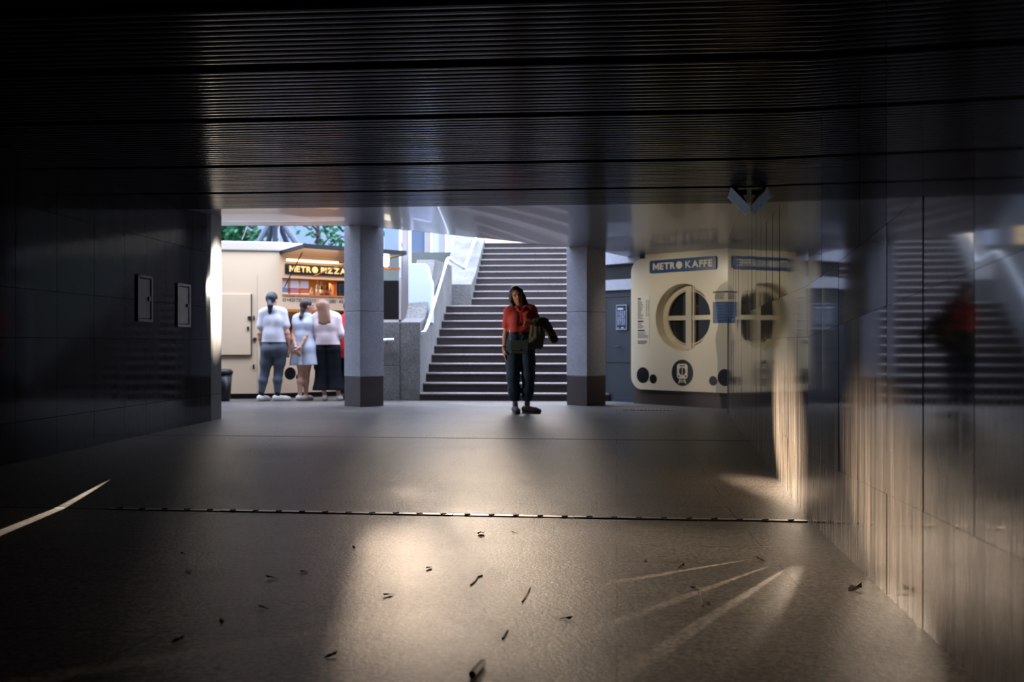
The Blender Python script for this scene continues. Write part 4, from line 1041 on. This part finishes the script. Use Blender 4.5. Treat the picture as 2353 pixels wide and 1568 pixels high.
S = Sdf(); S.chain([P(1270,775,-.02), P(1273,780,-.02)], [.056,.056], .01); build('cuff', S, fabric('coat cuff', (96,92,78), .3), co, .008)

# ---------- the queue at the pizza kiosk, seen from behind
# 1: white tee, grey leggings
Y0 = 15.32
J = joints(Y0, (-1, .25, 0), (.3, 1, 0), hd=(626, 690), nk=(627, 712), ch=(629, 738), wa=(629, 770), pe=(630, 800),
  shL=(650, 720), elL=(659.5, 765, -.02), wrL=(664, 799, .03), shR=(605, 721), elR=(597.5, 766, -.01), wrR=(600, 798, .05),
  hpL=(644, 808), knL=(639.5, 858, .04), anL=(637.5, 909, 0), toL=(667, 920, .12), hpR=(615, 808), knR=(608, 860, .02), anR=(600, 909, -.02), toR=(619, 921, .16))
J['up'] = V3((0, 0, 1)); J['face'] = V3((.45, .9, -.1)).normalized(); J['fat'] = 1.22; J['legf'] = 1.12; J['armf'] = 1.22
J['hdL'], J['pnL'], J['thL'] = V3((-.02, .1, -1)), V3((-1, 0, 0)), V3((.2, 1, 0)); J['hdR'], J['pnR'], J['thR'] = V3((.02, .12, -1)), V3((1, 0, 0)), V3((.2, 1, 0))
p1 = mk('person', body(J, hcurl=(.7, .4)).mesh(.0075), M['skin'], loc=V3((J['pe'].x, Y0, 0)), smooth=True)
tag(p1, 'person with tied dark hair, white T-shirt and grey leggings, leftmost at the pizza kiosk', 'person')
S = Sdf(); torso(S, J, .020, .05)
for q in 'LR': S.cone(J['sh'+q], J['sh'+q].lerp(J['el'+q], .62), .066, .073, .03)
S.cut(at(630, 787, Y0), (0,0,-1)); S.ell(J['nk']+V3((.01,.02,.05)), (.06,.06,.04), None, .01, '-')
wt = fabric('white cotton', (208,203,206), .3, 9)
build('shirt', S, wt, p1, .009)
S = Sdf()
for q in (-1, 1): S.cone(J['wa']-V3((0,0,.06))+J['lat']*q*.06, J['pe']+J['lat']*q*.08, .105, .128, .05)
for q in 'LR': leg(S, J, q, .008)
S.ell(J['pe']-J['front']*.06+V3((.06,0,-.03)), (.085,.085,.09), None, .04); S.ell(J['pe']-J['front']*.06+V3((-.06,0,-.03)), (.085,.085,.09), None, .04)
S.cut(at(630, 783, Y0), (0,0,1)); S.cut(V3((0,0,.13)), (0,0,-1))
build('leggings', S, fabric('grey marl jersey', (84,88,98), .15, 60), p1, .0085)
def hair_bun(J, tail, rs, mat, par, cap=1.0):
    S = Sdf(); hd, up, fc = J['hd'], J['up'], J['face']; lt = fc.cross(up).normalized()
    S.ell(hd+up*.030-fc*.020, (.084*cap, .100*cap, .098*cap), (lt, fc, up), .02)
    S.ell(hd+fc*.095-up*.035, (.075, .085, .10), (lt, fc, up), .012, '-')
    S.ell(hd-fc*.05-up*.10, (.05, .05, .04), (lt, fc, up), .01, '-')
    S.chain(tail, rs, .02)
    return build('hair', S, mat, par, .008)
blackh = hairm('black hair', (26,26,32)); brownh = hairm('brown hair', (52,34,26)); blondh = hairm('dark blonde hair', (132,94,70))
h_ = hair_bun(J, [J['hd']-J['face']*.085-J['up']*.01, at(621, 703, Y0-.14), at(620.5, 716, Y0-.14), at(620, 722, Y0-.13)], [.034, .040, .030, .012], blackh, p1)
for q in 'LR':
    build('shoe', shoe(J, q, 1.08, .06), fabric('white leather', (222,216,208), .1, 30), p1, .0075)
    S = Sdf(); S.cone(J['an'+q]+V3((0,0,.0)), J['an'+q]+V3((0,0,.05)), .043, .044, .01); build('sock', S, M['black'], p1, .008)
ph = empty('phone', J['wrL']+V3((-.01,.02,-.10)), 'dark phone held in the right-hand side fist of the person in grey leggings', 'phone')
mk('case', MB().box(J['wrL']+V3((-.018,.03,-.085)), (.014,.075,.14), Matrix.Rotation(.25, 3, 'X')), M['black'], ph, bevel=.004)
mk('screen', MB().box(J['wrL']+V3((-.026,.03,-.085)), (.002,.068,.125), Matrix.Rotation(.25, 3, 'X')), M['glass'], ph)

# 2: white dress, hands behind the back
Y0 = 15.42
J = joints(Y0, (-1, .3, 0), (.35, 1, 0), hd=(706, 704), nk=(701, 724), ch=(698, 745), wa=(697, 773), pe=(699, 800),
  shL=(712, 733, .0), elL=(705, 772, -.10), wrL=(689.5, 799, -.17), shR=(682, 733, .02), elR=(673, 772, -.04), wrR=(680, 799, -.16),
  hpL=(708, 810, .03), knL=(704, 862, .04), anL=(703, 909, .06), toL=(718, 919, .22), hpR=(693, 810, -.02), knR=(692, 862, .0), anR=(689, 909, -.04), toR=(708, 920, .10))
J['up'] = V3((.05, 0, 1)).normalized(); J['face'] = V3((.95, .45, -.08)).normalized(); J['armf'] = .92
J['hdL'], J['pnL'], J['thL'] = V3((-.75, -.15, -.65)), V3((0, 1, 0)), V3((-.3, -.2, .8)); J['hdR'], J['pnR'], J['thR'] = V3((.35, -.12, -.9)), V3((0, 1, 0)), V3((.8, -.2, .3))
p2 = mk('person', body(J, s=.97, hcurl=(.5, .5)).mesh(.0072), M['skin2'], loc=V3((J['pe'].x, Y0, 0)), smooth=True)
tag(p2, 'person with dark ponytail in a short white dress, hands clasped behind the back', 'person')
S = Sdf(); torso(S, J, .012, .05)
for q in 'LR': S.cone(J['sh'+q], J['sh'+q].lerp(J['el'+q], .22), .058, .058, .03)
for q in (-1, 1):
    S.chain([J['wa']+J['lat']*q*.05, J['pe']+J['lat']*q*.085, at(699, 838, Y0)+J['lat']*q*.115], [.088, .115, .125], .05)
for i in range(7):
    a = i*.9; c = at(699, 842, Y0)+V3((math.cos(a)*.19, math.sin(a)*.11, 0)); S.cone(J['wa']+V3((math.cos(a)*.09, math.sin(a)*.06, -.1)), c, .02, .035, .03)
S.cut(at(700, 839, Y0), (.03,0,-1)); S.ell(J['nk']+V3((0,.0,.05)), (.06,.07,.04), None, .01, '-')
build('dress', S, fabric('white dress cloth', (196,199,210), .35, 8), p2, .009)
hair_bun(J, [J['hd']-J['face']*.085+J['up']*.01, at(696, 712, Y0-.05), at(691.5, 728, Y0-.09), at(689.5, 735, Y0-.1)], [.03, .035, .026, .01], brownh, p2, .97)
for q in 'LR': build('shoe', shoe(J, q, .98, .05), fabric('pale shoe canvas', (206,196,186), .1, 30), p2, .0075)

# 3: long blonde hair, cream top, wide black trousers
Y0 = 15.42
J = joints(Y0, (-1, .05, 0), (.1, 1, 0), hd=(742, 707), nk=(747, 724), ch=(750, 748), wa=(752, 776), pe=(753, 800),
  shL=(772, 733, 0), elL=(782, 768, .0), wrL=(783, 786, .16), shR=(727, 733, .02), elR=(719.5, 768, .02), wrR=(722, 785, .18),
  hpL=(766, 808), knL=(769, 860, .02), anL=(779, 910, .0), toL=(784, 919, .16), hpR=(740, 808), knR=(741, 860, .02), anR=(746, 910, .0), toR=(746, 920, .16))
J['up'] = V3((-.12, 0, 1)).normalized(); J['face'] = V3((.25, 1, -.15)).normalized()
J['hdL'], J['pnL'], J['thL'] = V3((-.3, 1, .0)), V3((-1, 0, 0)), V3((0, 0, 1)); J['hdR'], J['pnR'], J['thR'] = V3((.3, 1, .0)), V3((1, 0, 0)), V3((0, 0, 1))
p3 = mk('person', body(J, s=.98).mesh(.0078), M['skin'], loc=V3((J['pe'].x, Y0, 0)), smooth=True)
tag(p3, 'person with long straight fair hair, cream top and wide black trousers at the kiosk', 'person')
S = Sdf(); torso(S, J, .036, .06)
for q in 'LR': S.cone(J['sh'+q], J['sh'+q].lerp(J['el'+q], .97), .068, .074, .04)
S.cut(at(752, 793, Y0), (0,0,-1)); S.ell(J['nk']+V3((.01,.02,.06)), (.06,.06,.04), None, .01, '-')
build('top', S, fabric('cream loose cloth', (214,192,188), .3, 8), p3, .009)
S = Sdf()
for q in (-1, 1): S.cone(J['wa']-V3((0,0,.04))+J['lat']*q*.06, J['pe']+J['lat']*q*.08, .098, .118, .05)
S.chain([J['hpR'], J['knR'], at(737.5, 896, Y0), at(737.5, 910, Y0)], [.112, .108, .125, .125], .03); S.chain([J['hpL'], J['knL'], at(773.5, 896, Y0), at(773.5, 910, Y0)], [.112, .108, .125, .125], .03)
S.cut(at(750, 897, Y0), (0,0,-1)); S.cut(at(752, 790, Y0), (0,0,1))
build('trousers', S, fabric('black cloth', (15,16,22), .3, 10), p3, .009)
S = Sdf(); hd, up, fc = J['hd'], J['up'], J['face']; lt = fc.cross(up).normalized()
S.ell(hd+up*.030-fc*.022, (.088, .102, .100), (lt, fc, up), .02)
for x0, y0, x1, y1 in ((738,700,735,741),(742,700,741.5,744),(746,700,749,743),(748,704,757,740)):
    S.cone(at(x0, y0, Y0-.055), at(x1, y1, Y0-.125), .056, .024, .03)
S.ell(hd+fc*.10-up*.03, (.07, .08, .10), (lt, fc, up), .012, '-')
build('hair', S, blondh, p3, .008)
for q in 'LR': build('shoe', shoe(J, q, 1.0, .055), fabric('white shoe canvas', (226,216,208), .1, 30), p3, .0075)

# 4: red shirt, almost hidden by the pillar
Y0 = 15.75
J = joints(Y0, (-1, .1, 0), (.1, 1, 0), hd=(800, 709), nk=(802, 728), ch=(803, 750), wa=(804, 778), pe=(804, 803),
  shL=(826, 738), elL=(833, 776), wrL=(828, 800, .08), shR=(786.5, 738), elR=(783.5, 774, .02), wrR=(790, 796, .14),
  hpL=(816, 812), knL=(818, 860), anL=(818, 906), toL=(822, 917, .16), hpR=(794, 812), knR=(791, 860), anR=(790, 906), toR=(790, 917, .16))
J['up'] = V3((0, 0, 1)); J['face'] = V3((-.5, .85, -.1)).normalized()
J['hdL'], J['pnL'], J['thL'] = V3((0, .4, -.9)), V3((-1, 0, 0)), V3((0, 1, 0)); J['hdR'], J['pnR'], J['thR'] = V3((.2, .6, -.7)), V3((1, 0, 0)), V3((0, 1, 0))
p4 = mk('person', body(J).mesh(.0085), M['skin'], loc=V3((J['pe'].x, Y0, 0)), smooth=True)
tag(p4, 'person in a long red shirt almost hidden behind the left pillar', 'person')
S = Sdf(); torso(S, J, .026, .05)
for q in 'LR': S.cone(J['sh'+q], J['sh'+q].lerp(J['el'+q], .6), .064, .068, .03)
for q in (-1, 1): S.cone(J['pe']+J['lat']*q*.08, J['pe']+J['lat']*q*.085-V3((0,0,.14)), .128, .13, .04)
S.cut(at(800, 823, Y0), (0,0,-1))
build('shirt', S, fabric('red shirt cloth', (206,44,52), .3, 10), p4, .009)
S = Sdf()
for q in 'LR': leg(S, J, q, .02)
S.cut(V3((0,0,.10)), (0,0,-1)); build('trousers', S, M['black'], p4, .01)
hair_bun(J, [J['hd']-J['face']*.06, J['hd']-J['face']*.07-J['up']*.06], [.05,.04], brownh, p4)
for q in 'LR': build('shoe', shoe(J, q, 1.05, .05), M['black'], p4, .009)

# ================================================================== LIGHT
AZ, EL = math.atan(-.125), math.atan(.200)
sdir = V3((math.sin(AZ)*math.cos(EL), math.cos(AZ)*math.cos(EL), math.sin(EL)))
def sun(name, d, energy, col, ang):
    l = bpy.data.lights.new(name, 'SUN'); l.energy = energy; l.color = col; l.angle = math.radians(ang)
    o = bpy.data.objects.new(name, l); COL.objects.link(o); o.rotation_euler = d.to_track_quat('Z', 'Y').to_euler(); o.location = (0, 30, 20); return o
sun('evening_sun', sdir, .6, (1, .76, .55), 1.2)
wd = bpy.data.worlds.new('sky'); SC.world = wd; wd.use_nodes = True; N = wd.node_tree.nodes; K = wd.node_tree.links
bgn = N['Background']; sk = N.new('ShaderNodeTexSky'); sk.sky_type = 'NISHITA'; sk.sun_disc = False
sk.sun_elevation = EL; sk.sun_rotation = AZ; sk.air_density = 1.2; sk.dust_density = 2.5; sk.ozone_density = 2.0
hs = N.new('ShaderNodeMix'); hs.data_type = 'RGBA'; hs.inputs[0].default_value = .9; hs.inputs[7].default_value = (.62, .72, 1.0, 1)
sc_ = N.new('ShaderNodeVectorMath'); sc_.operation = 'SCALE'; sc_.inputs['Scale'].default_value = .75
K.new(sk.outputs['Color'], sc_.inputs[0]); K.new(sc_.outputs[0], hs.inputs[6]); K.new(hs.outputs[2], bgn.inputs['Color']); bgn.inputs['Strength'].default_value = 1.6
tcw = N.new('ShaderNodeTexCoord')
sx3 = N.new('ShaderNodeSeparateXYZ'); K.new(tcw.outputs['Generated'], sx3.inputs[0])
zr = N.new('ShaderNodeMapRange'); zr.inputs[1].default_value = .12; zr.inputs[2].default_value = .75; zr.inputs[3].default_value = .32; zr.inputs[4].default_value = 6.9; K.new(sx3.outputs['Z'], zr.inputs[0])
zn_ = N.new('ShaderNodeVectorMath'); zn_.operation = 'SCALE'; K.new(hs.outputs[2], zn_.inputs[0]); K.new(zr.outputs[0], zn_.inputs['Scale'])
def glow(az, el, n, col, st, prev):
    d = V3((math.sin(az)*math.cos(el), math.cos(az)*math.cos(el), math.sin(el)))
    dp = N.new('ShaderNodeVectorMath'); dp.operation = 'DOT_PRODUCT'; dp.inputs[1].default_value = d; K.new(tcw.outputs['Generated'], dp.inputs[0])
    mx_ = N.new('ShaderNodeMath'); mx_.operation = 'MAXIMUM'; mx_.inputs[1].default_value = 0; K.new(dp.outputs['Value'], mx_.inputs[0])
    pw_ = N.new('ShaderNodeMath'); pw_.operation = 'POWER'; pw_.inputs[1].default_value = n; K.new(mx_.outputs[0], pw_.inputs[0])
    vs2 = N.new('ShaderNodeVectorMath'); vs2.operation = 'SCALE'; vs2.inputs[0].default_value = tuple(c*st for c in col); K.new(pw_.outputs[0], vs2.inputs['Scale'])
    ad = N.new('ShaderNodeVectorMath'); ad.operation = 'ADD'; K.new(prev, ad.inputs[0]); K.new(vs2.outputs[0], ad.inputs[1]); return ad.outputs[0]
q_ = glow(math.atan(-.035), math.atan(.20), 1400, (1, .80, .62), 62, zn_.outputs[0])
q_ = glow(math.atan(-.125), math.atan(.21), 60, (1, .84, .70), .08, q_)
K.new(q_, bgn.inputs['Color'])
def spot(name, loc, aim, energy, col, size, blend, sx_=1.0, sy_=1.0, r=0.0):
    l = bpy.data.lights.new(name, 'SPOT'); l.energy = energy; l.color = col; l.spot_size = math.radians(size); l.spot_blend = blend; l.shadow_soft_size = r
    o = bpy.data.objects.new(name, l); COL.objects.link(o); o.location = loc
    o.rotation_euler = (V3(aim)-V3(loc)).to_track_quat('-Z', 'Y').to_euler(); o.scale = (sx_, sy_, 1); return o
def area(name, loc, aim, energy, col, sx_, sy_):
    l = bpy.data.lights.new(name, 'AREA'); l.shape = 'RECTANGLE'; l.size = sx_; l.size_y = sy_; l.energy = energy; l.color = col
    o = bpy.data.objects.new(name, l); COL.objects.link(o); o.location = loc; o.rotation_euler = (V3(aim)-V3(loc)).to_track_quat('-Z', 'Y').to_euler(); return o
# added spot on the end of the left wall, standing in for reflected sun
spot('window_glint', (-2.15, 15.0, 1.75), (-3.452, 11.60, 1.40), 3000, (1, .86, .70), 24, .6, .14, 1.0)
# added fill spot for the person in red, as if bounced off that slab
spot('slab_bounce', (-3.35, 11.75, 1.5), (.02, 12.66, 1.02), 230, (1, .84, .70), 30, .7, .5, 1)
spot('canopy_lamp', FK(.8, 2.02, 1.5), FK(.9, 1.1, 0), 34, (1, .90, .76), 100, .8)  # added fill for the ivory kiosk front, without a fixture
# added narrow spot drawing a sun streak beside the left wall
spot('sun_sliver', (-3.20, 10.0, .95), (-2.33, 4.75, 0), 5000, (1, .84, .66), 10, .8, .085, 1.0)
# added spots imitating wall-reflected sun in separate blades across the floor
WA = V3((1.27, 4.12, .42))
for px, py, e, sz, k in ((1430,1335,90,46,.05),(1510,1395,90,46,.045),(1585,1450,90,46,.045),(1715,1400,22,56,.17)):
    spot('wall_glint', WA, fl(px, py), e, (1, .80, .58), sz, .9, k, 1.0)
# added spots making the sun patches low on the right wall
spot('low_sun', (-.85, 14.4, 1.95), (1.69, 6.05, .42), 70000, (1, .80, .60), 8, .9, .75, 1.0)
spot('low_sun', (-.95, 14.4, 2.0), (1.22, 3.3, .44), 42000, (1, .80, .60), 4.2, 1, .75, 1.0)
spot('wall_glint', V3((-.1,6.4,2.05)), fl(1570,1310), 230, (1, .80, .58), 38, 1)  # added wide spot warming the lower right floor
# lamps inside the kiosks
area('counter_lamp', FP(.9, 2.22, .12), FP(.9, 1.5, .05), 9, (1, .70, .38), 1.4, .05)
area('kiosk_lamp', FP(1.0, 1.92, -.35), FP(1.0, 1.0, -.5), 16, (1, .66, .34), 1.2, .2)
area('kiosk_lamp', FP(1.0, 1.42, -.4), FP(1.0, .9, -.6), 4, (1, .55, .22), 1.2, .1)
area('coffee_lamp', FK(1.1, 2.0, -.6), FK(1.1, 1.3, -.6), 1.6, (1, .62, .34), .4, .1)

# ================================================================== CAMERA
cam = bpy.data.cameras.new('camera'); co_ = bpy.data.objects.new('camera', cam); COL.objects.link(co_)
cam.sensor_width = 36; cam.lens = FPX/2353*36; cam.clip_end = 400
cam.shift_y = (HY-784)/2353
co_.location = (0, 0, EYE); co_.rotation_euler = (math.radians(90), 0, 0)
cam.dof.use_dof = True; cam.dof.focus_distance = 5.0; cam.dof.aperture_fstop = 3.2
SC.camera = co_
vs_ = SC.view_settings; vs_.view_transform = 'Standard'; vs_.look = 'None'; vs_.gamma = 1; vs_.use_curve_mapping = False; vs_.exposure = 0.0
SC.display_settings.display_device = 'sRGB'
SC.cycles.max_bounces = 10; SC.cycles.diffuse_bounces = 4; SC.cycles.glossy_bounces = 6; SC.cycles.sample_clamp_indirect = 8; SC.cycles.use_denoising = True
